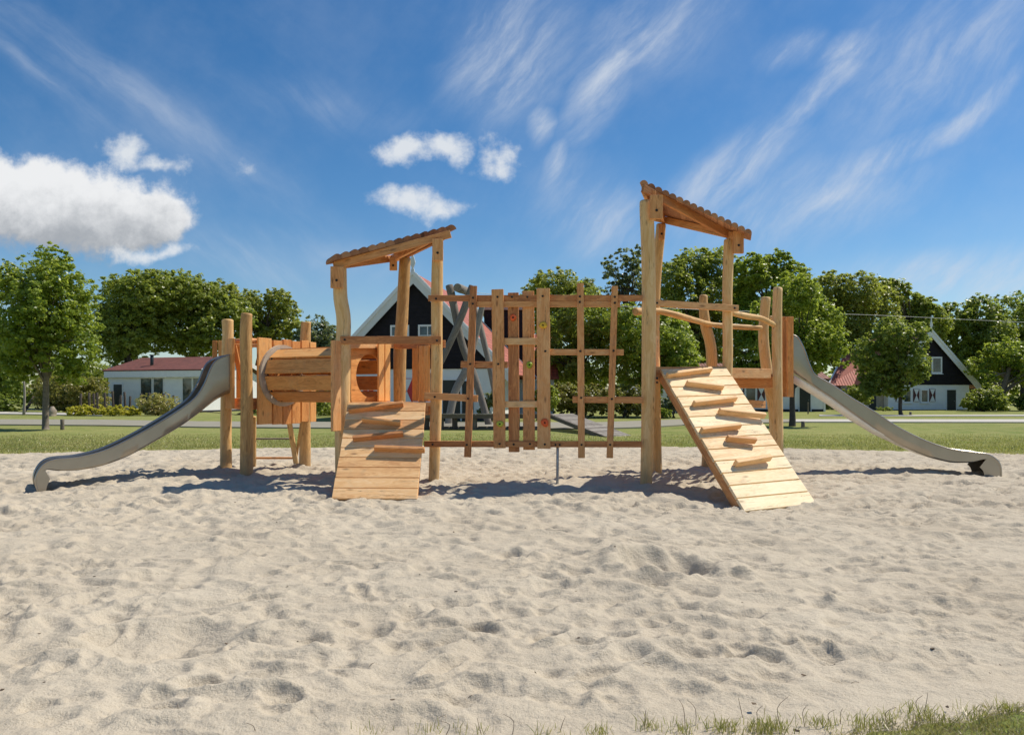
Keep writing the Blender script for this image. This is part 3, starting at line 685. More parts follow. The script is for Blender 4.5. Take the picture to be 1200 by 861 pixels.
# slides
def slide(rim, bot, p0, d, width, label, bt):
    """rim, bot: matching readings of the near wall's top and bottom edge; the trough is swept to the far wall"""
    d = Vector(d).normalized(); away = Vector((-d.y, d.x, 0))
    if away.y < 0: away = -away
    def resample(L, n):
        P = [RP(x, y, p0, d) for x, y in L]
        acc = [0]
        for i in range(1, len(P)): acc.append(acc[-1]+(P[i]-P[i-1]).length)
        return P, acc
    n = len(rim); R_ = [RP(x, y, p0, d) for x, y in rim]; B_ = [RP(x, y, p0, d) for x, y in bot]
    def cr(P, x):
        k = min(int(x), len(P)-2); f = x-k; p0_, p1, p2, p3 = P[max(k-1, 0)], P[k], P[k+1], P[min(k+2, len(P)-1)]
        return .5*((2*p1)+(p2-p0_)*f+(2*p0_-5*p1+4*p2-p3)*f*f+(3*p1-p0_-3*p2+p3)*f**3)
    def lin(P, x):
        k = min(int(x), len(P)-2); return P[k]*(1-(x-k))+P[k+1]*(x-k)
    ns_ = (n-1)*5; rows = []
    for i in range(ns_+1):
        x = i/5
        r, b, tt = cr(R_, x), cr(B_, x), lin(bt, x)
        bed = b.lerp(r, tt); cr_ = []
        hgt = (r-b).length
        cr_.append(r+away*.03-UP*.012); cr_.append(r+away*.022+(r-b).normalized()*.008); cr_.append(r+away*.006+(r-b).normalized()*.010); cr_.append(r)
        for (ofs, fr) in ((0, .5), (0, .12), (.012, .04), (.035, 0)):
            cr_.append(b.lerp(r, max(fr, 0)*(1-tt)+tt)+away*ofs)
        left = cr_
        full = left+[bed+away*.11, bed+away*(width-.11)]
        mir = []
        for q in left[::-1]:
            o_ = (q-r).dot(away); mir.append(q-away*o_+away*(width-o_))
        rows.append(full+mir)
    m = len(rows[0]); mb = MB(); mb.v = [p for r in rows for p in r]
    for i in range(ns_):
        for j in range(m-1):
            mb.face([i*m+j, i*m+j+1, (i+1)*m+j+1, (i+1)*m+j], [(i*.1, j*.1)]*4, .5, 0, True)
    o = part(mb, 'slide', M['steel'], label=label, bevel=0)
    s_ = o.modifiers.new('sheet', 'SOLIDIFY'); s_.thickness = .006; s_.offset = 0
    es = o.modifiers.new('edges', 'EDGE_SPLIT'); es.split_angle = math.radians(32)
    # side plates closing the curled end below the bed
    for off in (0.004, width-.004):
        mb = MB(); k0 = ns_-14
        V = []
        for i in range(k0, ns_+1):
            x = i/5; r, b, tt = cr(R_, x), cr(B_, x), lin(bt, x)
            V.append((b.lerp(r, min(tt+.02, 1))+away*off, b+away*off))
        mb.v = [p for ab in V for p in ab]
        for i in range(len(V)-1): mb.face([2*i, 2*i+2, 2*i+3, 2*i+1], [(0, 0)]*4, .5, 0, False)
        e = part(mb, 'slide_end_plate', M['steel'], o, bevel=0); s2 = e.modifiers.new('sheet', 'SOLIDIFY'); s2.thickness = .006; s2.offset = 0
    for off in (.006, width-.006):
        part(MB().log([r+away*off+UP*.004 for r in R_], .016, seg=8, n=ns_, rw=0, cap=False), 'slide_rim', M['steel'], o, bevel=0)
    return o
dR = Vector((.98, -.19, 0)); nR = Vector((-.19, -.98, 0)); p0R = Vector((4.93, 14.0, 0))+nR*.27
slideR = slide([(925, 391), (931, 393.5), (936, 397), (943, 411), (949, 428), (956, 440), (974, 450.5), (997, 466), (1025, 483), (1051, 500), (1083, 516), (1114, 526.5), (1142, 530.5), (1157, 532.5), (1167, 538), (1172.5, 546), (1173.5, 560)],
      [(925, 436), (931, 439), (937, 443), (944, 447), (951, 451), (960, 457), (975, 467), (997, 483), (1025, 503), (1051, 519.5), (1083, 535), (1114, 544.5), (1140, 546.5), (1147, 547), (1151, 550), (1153, 554), (1154, 562)],
      p0R, dR, .54, 'right steel slide running down to the right', [.05]*10+[.10, .16, .3, .6, .85, .95, .97])
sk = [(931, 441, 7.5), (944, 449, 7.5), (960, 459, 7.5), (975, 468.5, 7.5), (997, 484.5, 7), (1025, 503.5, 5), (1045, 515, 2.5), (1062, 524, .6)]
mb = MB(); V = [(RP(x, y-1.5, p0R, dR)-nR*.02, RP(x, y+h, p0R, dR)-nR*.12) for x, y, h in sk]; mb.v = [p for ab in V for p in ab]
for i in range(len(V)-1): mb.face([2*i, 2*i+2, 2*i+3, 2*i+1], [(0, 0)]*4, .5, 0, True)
sko = part(mb, 'slide_lip_sheen', M['lipsheen'], slideR, bevel=0); sko.modifiers.new('sheet', 'SOLIDIFY').thickness = .01  # lip strip under the near wall, sand reflection painted into its colour
dL = Vector((-.81, -.58, 0)); nL = Vector((.58, -.81, 0)); p0L = Vector((-5.07, 13.57, 0))+nL*.27
slide([(272, 416), (264, 417.5), (253, 423), (247, 432), (239.5, 450), (229, 466), (211, 480), (181, 498.5), (151, 515), (121, 528.5), (91, 536), (65, 538.5), (52, 543.5), (44, 554), (41.5, 565), (45, 578)],
      [(272, 462), (264, 465), (253, 471), (244, 477.5), (234, 485), (224, 492), (211, 501), (181, 518.5), (151, 535), (121, 547), (92, 553.5), (69, 557), (60, 560.5), (56.5, 566), (54.5, 572), (53, 580)],
      p0L, dL, .54, 'left steel slide running down to the left', [.05]*9+[.10, .16, .3, .6, .85, .95, .97])

# small-tower boards: vertical boards given by (px_left, px_right, y_top, y_bottom)
def vboards(lst, p0, d, off, m=None, th=.035, name='side_board', jit=0):
    d = Vector(d).normalized(); n = Vector((-d.y, d.x, 0));
    if n.y > 0: n = -n
    q0 = Vector(p0)+n*off; res = []
    for (x0, x1, y0, y1) in lst:
        a = RP((x0+x1)/2, y0, q0, d); b = RP((x0+x1)/2+random.uniform(-jit, jit), y1, q0, d); w = (RP(x1, y0, q0, d)-RP(x0, y0, q0, d)).length
        res.append(part(MB().board(a, b, d, w, th), name, m or M['board']))
    return res
dS = (S3-S1)
bs = vboards([(302, 317.5, 396, 497), (319.5, 330, 399, 497), (331, 340.5, 398, 497), (341.5, 351, 400, 496), (352.5, 361, 399, 494), (362.5, 369.5, 401, 494)], S1, dS, .10, M['boardorange'], .05)
for b in bs[:]: pass
vboards([(265.5, 273.5, 397, 479)], S1, S2-S1, .14, M['boardorange'], .05)
vboards([(249, 254.5, 399, 424), (256, 261, 399, 424), (277, 283, 400, 470)], S2, (1, .15, 0), -.2, M['boardorange'])
part(MB().board(W(274, 404, 13.7), W(283, 446, 13.7), (1, 0, 0), .09, .04), 'brace', M['boardorange'])
part(MB().log([W(289, 399, 13.12), W(306, 400, 13.3)], .05, seg=10, n=3), 'rail', M['board'], bevel=0)
part(MB().log([W(268, 400, 14.0), W(291, 399, 13.2)], .045, seg=10, n=3), 'rail', M['board'], bevel=0)
part(MB().log([W(263, 404, 14.2), W(352, 405, 14.5)], .045, seg=10, n=4), 'rail', M['board'], bevel=0)
# tunnel of planks between the left tower and the roofed tower
tA = Vector((-4.17, 13.62, 1.745)); tB = Vector((-2.50, 12.77, 1.745)); td = (tB-tA).normalized(); tn = Vector((-td.y, td.x, 0));
R0 = .465; tun = MB(); N_ = 10
for k in range(N_):
    a = 2*math.pi*(k+.5)/N_; c = tn*math.cos(a)*R0+UP*math.sin(a)*R0; wd = -tn*math.sin(a)+UP*math.cos(a)
    j = random.uniform(-.012, .012)
    tun.board(tA+c-td*.02+td*j, tB+c-td*.02, wd, 2*math.pi*R0/N_*.88, .04)
tn_o = part(tun, 'tunnel', M['boardorange'])
def ringmesh(c, d, r0, r1, th, seg=40, square=None):
    mb = MB(); n = Vector((-d.y, d.x, 0)); b = 0
    outer, inner = [], []
    for k in range(seg):
        a = 2*math.pi*k/seg; e = n*math.cos(a)+UP*math.sin(a)
        if square:
            ca, sa = abs(math.cos(a)), abs(math.sin(a)); rr = min(square[0]/max(ca, 1e-4), square[1]/max(sa, 1e-4))
        else: rr = r1
        outer.append(c+e*rr); inner.append(c+e*r0)
    for k in range(seg):
        l = (k+1) % seg; q = [outer[k], outer[l], inner[l], inner[k]]
        base = len(mb.v); mb.v += [p-d*th/2 for p in q]+[p+d*th/2 for p in q]
        uv = [((p-c).dot(n), (p-c).dot(UP)) for p in q]
        mb.face([base, base+1, base+2, base+3], uv, .5); mb.face([base+7, base+6, base+5, base+4], uv[::-1], .5)
        mb.face([base, base+4, base+5, base+1], uv, .5); mb.face([base+3, base+2, base+6, base+7], uv, .5)
    return mb
part(ringmesh(tA-td*.06, td, .41, .565, .05), 'tunnel_ring', M['ring'], tn_o, bevel=0)
pc = Vector((tB.x, tB.y, 1.72))+td*.04
part(ringmesh(pc, td, .37, 0, .04, 64, square=(.50, .47)), 'tunnel_end_panel', M['boardorange'], tn_o, bevel=0)
for k, (a0, a1) in enumerate(((.52, .02), (.38, 0),)):
    pass
for k in (1, 2, 3, 4, 5):                   # bolts along the tunnel ring
    a = 2*math.pi*(5-k+.5)/N_
    c = tA+td*.05-tn*0+(tn*math.cos(math.pi+(k-3)*2*math.pi/N_)+UP*math.sin(math.pi+(k-3)*2*math.pi/N_))*(R0+.02)
    nrm = tn*math.cos(math.pi+(k-3)*2*math.pi/N_)+UP*math.sin(math.pi+(k-3)*2*math.pi/N_)
    bolt(c, nrm, tn_o); bolt(c+td*1.6, nrm, tn_o)
# boards of the roofed left tower
vboards([(389, 398.5, 399, 505)], P1, P3-P1, .12, M['board'], .05)
vboards([(443, 449.5, 403, 470), (450.5, 456.5, 403, 470)], P1, P3-P1, .02, M['boardorange'])
vboards([(484, 490.5, 405, 470), (492, 496, 405, 470), (497.5, 503, 405, 470)], P2, P3-P2, -.02, M['boardorange'])
r1 = part(MB().board(RP(399, 398.5, P1+FWD*.13, (1, 0, 0)), RP(517, 398.5, P1+FWD*.13, (1, 0, 0)), UP, .125, .05), 'rail', M['board'])
bolt(W(404, 398, 11.74), FWD, r1); bolt(W(512, 399, 11.74), FWD, r1)
part(MB().board(RP(404, 404, P1+Vector((0, .1, 0)), P3-P1), RP(470, 404, P1+Vector((0, .1, 0)), P3-P1), UP, .12, .05), 'rail', M['board'])
part(MB().board(W(463, 405, 13.2), W(521, 403, 11.95), UP, .12, .05), 'rail', M['board'])
part(MB().board(W(462, 402, 13.52), W(522, 470, 12.0), UP, .02, .02), 'rail', M['galv']) if False else None
# ladder under the small tower
lad = MB().board(W(297.5, 546, 14.65), W(297.5, 488, 14.2), (1, 0, 0), .08, .06)
lo = part(lad, 'ladder', M['post'])
part(MB().board(W(347.5, 546, 14.65), W(338, 488, 14.2), (1, 0, 0), .09, .06), 'ladder_rail', M['post'], lo)
part(MB().board(W(346, 544, 14.7), W(353, 497, 14.3), (1, 0, 0), .05, .04), 'ladder_rail', M['post'], lo)
part(MB().log([W(293, 514, 14.42), W(344, 514, 14.42)], .018, seg=8, n=3), 'rung', M['greywood'], lo, bevel=0)
part(MB().log([W(291, 536.5, 14.6), W(349, 536.5, 14.6)], .022, seg=8, n=3), 'rung', M['board'], lo, bevel=0)

# climbing wall and net of boards between the towers
Q0 = Vector((-1.30, 11.78, 0)); dN = Vector((1.98, 11.36, 0))-Q0; nN = Vector((dN.y, -dN.x, 0)).normalized()
if nN.y > 0: nN = -nN
def NP(px, py, off): return RP(px, py, Q0+nN*off, dN)
NB = {}
def nboard(key, x0, y0, x1, y1, wpx, off, th=.042, m='board', name='climbing_board'):
    a, b = NP(x0, y0, off), NP(x1, y1, off); horiz = abs(x1-x0) > abs(y1-y0)
    wd = UP if horiz else dN.normalized()
    NB[key] = part(MB().board(a, b, wd, wpx*11.6/F, th), name, M[m]); return NB[key]
nboard('a', 555, 335, 548, 535.5, 8.2, .09); nboard('b', 583, 339, 585.5, 525, 14, .09)
nboard('c', 601.5, 343, 602.5, 529.5, 12.6, 0); nboard('d', 619, 341, 620, 527, 13.6, 0)
nboard('e', 636.5, 338, 637.5, 525.5, 15.2, .09); nboard('f', 680, 332, 681.5, 536.5, 7.8, .09); nboard('g', 720.5, 335, 714.5, 536.5, 7.4, .09)
nboard('h1', 502, 349.5, 753, 349.3, 7, .045); nboard('h2', 549, 356.5, 727, 356.5, 6.8, .045)
nboard('h3', 540, 427, 595, 427.5, 7.6, .045, .04); nboard('h4', 497.5, 463.5, 560, 467, 8, .045)
nboard('h5', 497, 520, 752, 520.3, 7.2, .045); nboard('h6', 644, 412.5, 731, 412.7, 7, .045)
nboard('h7', 671, 468, 753, 468.6, 7.6, .045); nboard('h8', 590, 400, 630, 400, 8, .045, .04, 'boardramp'); nboard('h9', 590, 473.5, 630, 473.5, 7.4, .045, .04, 'boardramp')
for k, px, py in (('a', 554.3, 349), ('a', 554, 356), ('b', 583, 348), ('e', 636, 347), ('f', 679.5, 347.5), ('f', 679.5, 354), ('g', 720.5, 348), ('g', 720.5, 355), ('b', 583.8, 426.5), ('a', 551, 426.5), ('a', 548.5, 467),
                  ('e', 639, 411.5), ('f', 680, 411.5), ('g', 719, 411), ('f', 681, 466), ('g', 717, 467.5), ('b', 585.5, 520), ('e', 638.5, 520.5), ('f', 681.5, 521), ('g', 715, 521), ('a', 547, 521)):
    bolt(NP(px, py, .112), nN, NB[k])
for k, px, py in (('h1', 511, 350), ('h1', 600, 348), ('h1', 618, 348), ('h5', 602, 520.5), ('h5', 621, 520), ('h5', 507, 520.5), ('h5', 651, 521), ('h5', 656, 521), ('h4', 509.5, 465)):
    bolt(NP(px, py, .067), nN, NB[k])
for x0, y0, k in ((604, 347, 'c'), (620, 347, 'd')): bolt(NP(x0, y0+8, .03), nN, NB[k])
part(MB().log([G(653, 567)-UP*.25, NP(653.5, 519, .0)], .022, seg=12, n=2, rw=0), 'steel_support', M['galv'], bevel=0)
def hold(px, py, off, m, board, r=.052):
    c = NP(px, py, off); mb = MB(); seg = 14
    ring = [(.0, 1.0), (.018, 1.0), (.04, .72), (.048, .40), (.030, .22)]
    X = dN.normalized(); b = len(mb.v)
    for (h, q) in ring:
        for j in range(seg):
            a = 2*math.pi*j/seg; rr = r*q*(1+.10*math.sin(2*a+px)+.06*math.sin(3*a+py)); mb.v.append(c+nN*h+(X*math.cos(a)+UP*math.sin(a))*rr)
    for i in range(len(ring)-1):
        for j in range(seg):
            j2 = (j+1) % seg; mb.face([b+i*seg+j, b+i*seg+j2, b+(i+1)*seg+j2, b+(i+1)*seg+j], [(0, 0)]*4, .5, 0, True)
    mb.face([b+(len(ring)-1)*seg+j for j in range(seg)], [(0, 0)]*seg, .5); mb.face([b+seg-1-j for j in range(seg)], [(0, 0)]*seg, .5)
    o = part(mb, 'climbing_hold', M[m], board, label='%s climbing hold' % m.split('_')[1], bevel=0)
    bolt(c+nN*.032, nN, o, .012)
hold(601.5, 372, .022, 'hold_orange', NB['c']); hold(636.5, 381, .112, 'hold_yellow', NB['e'], .058); hold(620.5, 427.5, .022, 'hold_green', NB['d'])
hold(586, 496.5, .112, 'hold_lime', NB['b']); hold(638.5, 495, .112, 'hold_orange', NB['e'], .062)

# right tower rails
r2 = part(MB().board(W(768, 355, 11.62), W(865, 361.5, 12.0), UP, .105, .045), 'rail', M['board'])
bolt(W(770, 355, 11.57), FWD, r2); bolt(W(861, 361, 11.95), FWD, r2)
part(MB().log([W(744, 365, 12.5), W(772, 365, 13.0), W(800, 372, 13.3), W(828, 379, 14.0), W(846, 381, 14.2), W(893, 384, 14.55)], [.065, .055, .055, .05, .05, .045], seg=12, n=24, wob=.01, rw=.06), 'branch_rail', M['post'], bevel=0)
part(MB().log([W(857, 366, 12.3), W(875, 371, 12.6), W(893, 373.5, 12.95), W(907, 380, 13.2)], [.045, .05, .05, .045], seg=12, n=14, wob=.01, rw=.06), 'branch_rail', M['post'], bevel=0)
part(MB().log([W(903, 372, 14.4), W(924, 374, 13.9)], .04, seg=10, n=3), 'rail', M['post'], bevel=0)
vboards([(917.5, 921, 372, 464), (921.8, 929.5, 371, 465)], p0R+dR*.02, nR, 0, M['boardorange'], .045) if False else None
for (xa, xb, Y) in ((917, 921, 13.95), (922, 929.5, 13.55)):
    part(MB().board(W((xa+xb)/2, 371, Y), W((xa+xb)/2, 465, Y), (1, .1, 0), (xb-xa)*Y/F, .05), 'side_board', M['boardorange'])
vboards([(767.5, 771.5, 394, 430)], D, (1, 0, 0), .12, M['boardramp'])
for (px, py, Y, pr) in ((765, 256, 11.3, pA), (770, 443, 11.35, pA), (770, 448, 11.35, pA)): bolt(W(px, py, Y), FWD, pr)
part(MB().board(W(772, 434, 11.62), W(851, 432.5, 12.12), UP, .10, .06), 'joist', M['board'])
part(MB().board(W(836.5, 560, 12.5), W(842, 520, 12.5), (1, 0, 0), .12, .1), 'post', M['post']) if False else None

# ------------------------------------------------------------------ trees and plants
def leaves(lobes, n, size, yd, flat=.0, shell=.55, sub=9):
    """lobes: (centre, radius). Leaf faces gathered in clumps through the outer part of each lobe."""
    C = np.array([l[0] for l in lobes]); R = np.array([l[1] for l in lobes])
    wgt = R**2.0; wgt /= wgt.sum()
    n = int(n*1.55); size = size*.84; ncl = max(int(n/25), 12)
    k = rng.choice(len(lobes), ncl, p=wgt)
    d = rng.normal(size=(ncl, 3)); d /= np.linalg.norm(d, axis=1)[:, None]
    rad = R[k]*(shell+(1.02-shell)*rng.random(ncl)**.6)
    cc = C[k]+d*rad[:, None]*np.array([1, yd, .92])
    cr = R[k]*rng.uniform(.09, .30, ncl)
    sp_ = rng.random(ncl) < .30
    cc[sp_] = C[k][sp_]+d[sp_]*(R[k][sp_]*rng.uniform(.98, 1.13, sp_.sum()))[:, None]*np.array([1, yd, 1.0])
    cr[sp_] *= .5
    j = rng.integers(0, ncl, n)
    dd = rng.normal(size=(n, 3)); dd /= np.linalg.norm(dd, axis=1)[:, None]
    p = cc[j]+dd*(cr[j]*rng.random(n)**.45)[:, None]*np.array([1.15, 1.15, .75])
    nr_ = d[j]*.5+rng.normal(size=(n, 3))*.6+np.array([.15, -.1, .75]); nr_ /= np.linalg.norm(nr_, axis=1)[:, None]
    tx = np.cross(nr_, rng.normal(size=(n, 3))); tx /= np.linalg.norm(tx, axis=1)[:, None]; ty = np.cross(nr_, tx)
    s = (size*rng.uniform(.6, 1.35, n))[:, None]
    V = np.concatenate([p-tx*s, p+ty*s*.55+nr_*s*.15, p+tx*s, p-ty*s*.55+nr_*s*.15]); i = np.arange(n)
    clr = rng.random(ncl)
    return V, np.stack([i, i+n, i+2*n, i+3*n], 1), np.clip(.55*clr[j]+.45*rng.random(n), 0, 1), cc
def tree(name, lobes_px, d, trunk, n, size, m, label, cat='tree', group=None, bark='bark', yd=1.0, r0=.14, base_z=0, limbs=26, shell=.55, lean=0):
    """lobes_px: (px,py,r_px) silhouettes of the crown's masses, placed at depth d with spread"""
    tx, ty = trunk
    base = W(tx, ty, d); base.z = base_z
    root = empty(name, base, label, cat, group)
    L = []
    cxm = sum(l[0] for l in lobes_px)/len(lobes_px)
    spread = (max(l[0] for l in lobes_px)-min(l[0] for l in lobes_px))/F*d*.35
    for (px, py, r) in lobes_px:
        Y = d+random.uniform(-1, 1)*spread*.8
        L.append((np.array(W(px, py, Y)), r/F*Y))
    V, Fc, rn, cc = leaves(L, n, size, yd, shell=shell)
    keep = None
    low = V[:, 2] < base_z+.05; V[low, 2] = base_z+.05
    if trunk is not None and cat == 'tree':
        mb = MB(); zt = np.mean([l[0][2] for l in L]); top = Vector((np.mean([l[0][0] for l in L]), np.mean([l[0][1] for l in L]), zt))
        midp = Vector((base.x+lean, base.y, base.z+(zt-base.z)*.45))
        mb.log([base-UP*.1, base+UP*.25, midp, top], [r0*1.35, r0, r0*.8, r0*.35], seg=12, n=14, wob=r0*.25, rw=.06, cap=False)
        for q in range(limbs):
            e = Vector(cc[random.randrange(len(cc))]); f = random.uniform(.25, .9); s0 = midp.lerp(top, f) if random.random() < .8 else base.lerp(midp, .9)
            m1 = s0.lerp(e, .5)+UP*(.08*(e-s0).length)
            mb.log([s0, m1, e], [r0*.32, r0*.18, r0*.05], seg=6, n=6, cap=False, rw=0)
        mb.build('trunk', M[bark], root, root=root)
    raw_mesh('crown', V, Fc, m, root, rn, root=root)
    return root
T = tree
T('young_tree', [(60, 308, 20), (65, 325, 26), (30, 330, 28), (88, 348, 26), (14, 345, 22), (55, 360, 38), (25, 385, 32), (88, 385, 28), (60, 400, 30), (20, 420, 25), (92, 415, 22), (75, 425, 20), (35, 345, 28), (70, 375, 30), (40, 400, 30), (34, 424, 20), (10, 440, 18), (86, 436, 17), (60, 292, 9), (3, 320, 14)], 29.6, (53.5, 503), 30000, .085, M['leaf_bright'],
  'young leafy tree with a slim grey trunk on the lawn at far left', r0=.13, limbs=40, shell=.35)
GB = 'trees behind the houses'
T('broadleaf_tree', [(150, 352, 32), (172, 345, 26), (150, 385, 30), (195, 346, 28), (128, 380, 24), (165, 385, 32), (140, 408, 22)], 75, (150, 478), 26000, .20, M['leaf_mid'], 'broad dark green tree rising behind the left end of the low red roof', group=GB, bark='barkdark', r0=.35, shell=.5)
T('broadleaf_tree', [(215, 350, 30), (240, 356, 26), (210, 385, 28), (245, 390, 26), (275, 372, 22), (225, 402, 18)], 78, (222, 478), 26000, .20, M['leaf_mid'], 'broad dark green tree behind the middle of the low red roof', group=GB, bark='barkdark', r0=.35, shell=.5)
T('broadleaf_tree', [(262, 350, 20), (290, 362, 22), (300, 388, 22), (325, 352, 15), (332, 368, 18), (320, 392, 20), (343, 385, 12), (345, 400, 10)], 82, (300, 478), 20000, .19, M['leaf_yellow'], 'lighter feathery tree right of the low red roof, seen above the small tower', group=GB, bark='barkdark', r0=.3, shell=.4)
T('round_tree', [(372, 392, 20), (384, 403, 22), (360, 402, 16), (390, 425, 24), (368, 425, 20)], 60, (376, 480), 14000, .13, M['leaf_grey'], 'rounded grey green tree beside the black gabled house, above the tunnel', r0=.25)
T('broadleaf_tree', [(4, 425, 22), (-20, 400, 34), (10, 455, 18), (-15, 445, 28)], 62, (-10, 482), 11000, .17, M['leaf_dark'], 'dark tree at the left edge behind the young tree', group=GB, bark='barkdark', r0=.25)
T('pine_tree', [(650, 342, 27), (628, 348, 18), (680, 348, 22), (650, 370, 32), (695, 360, 14)], 80, (655, 479), 17000, .20, M['leaf_yellow'], 'green tree with a flat bristly top above the climbing boards', group=GB, bark='barkdark', r0=.35)
T('poplar_tree', [(735, 303, 14), (720, 320, 15), (748, 318, 16), (735, 340, 18), (712, 306, 9), (748, 295, 8), (722, 345, 14), (755, 345, 16)], 88, (735, 478), 4200, .22, M['leaf_grey'], 'tall sparse grey green tree with sky showing through its leaves', group=GB, bark='barkdark', r0=.25, shell=.15, limbs=50)
T('broadleaf_tree', [(812, 312, 22), (800, 420, 26), (840, 415, 24), (788, 328, 22), (838, 314, 22), (800, 352, 30), (846, 350, 28), (820, 385, 30), (790, 390, 24)], 70, (812, 481), 30000, .18, M['leaf_mid'], 'dense dark green tree seen through the right roofed tower', group=GB, bark='barkdark', r0=.4)
T('broadleaf_tree', [(880, 318, 20), (912, 310, 17), (930, 325, 18), (898, 345, 30), (935, 350, 24), (878, 380, 26), (915, 385, 28), (880, 415, 24), (868, 345, 18)], 62, (892, 483), 30000, .16, M['leaf_bright'], 'tall fresh green tree right of the high roofed tower', group=GB, bark='barkdark', r0=.4)
T('broadleaf_tree', [(972, 342, 22), (1008, 344, 24), (960, 365, 24), (990, 378, 28), (1030, 352, 20), (1030, 385, 26), (1000, 412, 28), (960, 400, 24)], 76, (1000, 480), 30000, .19, M['leaf_yellow'], 'broad yellow green tree above the right steel slide', group=GB, bark='barkdark', r0=.4)
T('oak_tree', [(1050, 342, 15), (1035, 336, 12), (1068, 362, 18), (1090, 380, 20), (1062, 385, 22), (1085, 360, 12)], 92, (1070, 477), 16000, .22, M['leaf_mid'], 'tree with a jagged top left of the far white gable finial', group=GB, bark='barkdark', r0=.4)
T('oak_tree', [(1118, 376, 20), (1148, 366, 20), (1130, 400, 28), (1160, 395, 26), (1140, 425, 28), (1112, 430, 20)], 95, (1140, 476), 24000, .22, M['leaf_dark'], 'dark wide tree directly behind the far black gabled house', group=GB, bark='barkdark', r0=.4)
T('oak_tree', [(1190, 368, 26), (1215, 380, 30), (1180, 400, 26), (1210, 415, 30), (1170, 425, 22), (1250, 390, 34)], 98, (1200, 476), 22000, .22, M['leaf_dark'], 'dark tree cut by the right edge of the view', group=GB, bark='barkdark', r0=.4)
T('small_tree', [(1176, 415, 20), (1150, 428, 16), (1198, 425, 22), (1186, 442, 18), (1215, 435, 22), (1160, 445, 10)], 64, (1175, 482), 11000, .14, M['leaf_bright'], 'spreading light green tree with a stout trunk at the right edge', r0=.35, shell=.35)
T('maple_tree', [(1045, 392, 20), (1072, 393, 16), (1022, 415, 22), (1060, 425, 26), (1030, 440, 22), (1076, 434, 9), (1050, 456, 12), (1018, 455, 12), (1083, 441, 6)], 50.6, (1055.5, 486), 18000, .12, M['leaf_dark'], 'dark bushy tree with thin trunk standing before the far black gabled house', bark='barkdark', r0=.13, shell=.3)
T('maple_tree', [(932, 345, 26), (962, 372, 24), (945, 400, 28), (905, 372, 24), (978, 402, 18), (915, 405, 26), (985, 425, 8), (955, 425, 14)], 32.5, (929, 500), 20000, .085, M['leaf_bright'], 'fresh green tree with a dark slim trunk behind the top of the right slide', bark='barkdark', r0=.13, shell=.3)
T('laurel_tree', [(690, 375, 34), (660, 400, 30), (715, 395, 30), (690, 425, 30), (665, 430, 22), (640, 415, 14)], 50, (685, 487), 22000, .13, M['leaf_mid'], 'dark glossy tree behind the net of boards', bark='barkdark', r0=.2)
T('laurel_tree', [(752, 400, 32), (785, 408, 30), (745, 430, 26), (800, 425, 22), (730, 380, 24), (778, 385, 26), (765, 445, 18)], 47, (760, 488), 22000, .12, M['leaf_bright'], 'round green tree beside the tall right tower post', bark='barkdark', r0=.2)
def shrub(name, lobes_px, d, n, size, m, label, group=None, cat='shrub', shell=.3):
    cx = sum(l[0] for l in lobes_px)/len(lobes_px)
    root = tree(name, lobes_px, d, (cx, HZ), n, size, m, label, cat, group, shell=shell)
    mb = MB()
    for q in range(7):
        l = random.choice(lobes_px); e = W(l[0], l[1]-l[2]*.3, d); b = Vector((root.location.x+random.uniform(-.2, .2), d, 0))
        mb.log([b, b.lerp(e, .5)+UP*.05, e], [.03, .02, .008], seg=5, n=4, cap=False)
    mb.build('stem', M['barkdark'], root, root=root)
    for ch in root.children:
        if ch.name.startswith('crown'): ch.name = 'foliage'
    return root
for (x0, x1, lb) in ((645, 700, 'brownish green hedge section at the left, under the dark glossy tree'), (700, 765, 'brownish green hedge section at the right, behind the net')):
    shrub('hedge', [(x, 468+random.uniform(-3, 3), 17) for x in range(x0+8, x1, 10)], 44, 9000, .09, M['leaf_hedge'], lb, cat='hedge')
shrub('hedge', [(x, 460+random.uniform(-3, 3), 20) for x in range(58, 116, 12)], 56, 15000, .10, M['leaf_hedge'], 'tall clipped hedge between the young tree and the low white house', cat='hedge')
shrub('dark_bush', [(x, 440+random.uniform(-3, 3), 20) for x in range(70, 124, 14)], 66, 7000, .13, M['leaf_mid'], 'green bush rising behind the tall clipped hedge')
for (x, y, r, lb) in ((92, 483, 8, 'yellow leafed plant, first from the young tree'), (112, 483, 8, 'yellow leafed plant, second from the young tree'), (132, 483, 8, 'yellow leafed plant, third from the young tree'), (152, 484, 8, 'yellow leafed plant beside the pinkish shrub')):
    shrub('yellow_plant', [(x-6, y, r), (x+6, y, r)], 48, 2200, .07, M['leaf_gold'], lb, 'yellow plants in the flower bed')
shrub('flowering_shrub', [(172, 474, 12), (188, 474, 14), (202, 477, 12), (180, 482, 10)], 49, 6500, .06, M['leaf_pink'], 'loose shrub with pinkish seedheads at the end of the stakes')
shrub('green_bush', [(215, 484, 8), (300, 482, 10), (318, 484, 9)], 50, 4000, .08, M['leaf_mid'], 'low green bush at the sunny end wall of the low house')
shrub('green_bush', [(378, 478, 12), (360, 482, 8), (330, 478, 12), (345, 480, 10), (395, 482, 9)], 48, 7000, .08, M['leaf_mid'], 'low green bush seen under the plank tunnel')
shrub('garden_bush', [(572, 470, 9), (582, 462, 8), (566, 480, 7)], 37.5, 2600, .07, M['leaf_grey'], 'leafy bush at the white wall of the black gabled house')
shrub('garden_bush', [(640, 466, 14), (626, 472, 10)], 40, 3500, .08, M['leaf_mid'], 'green bush behind the orange climbing hold')
shrub('ornamental_grass', [(790, 468, 10), (779, 474, 8), (797, 474, 8)], 44, 5000, .07, M['leaf_grey'], 'grey green shrub beside the path, left of the pale ramp')
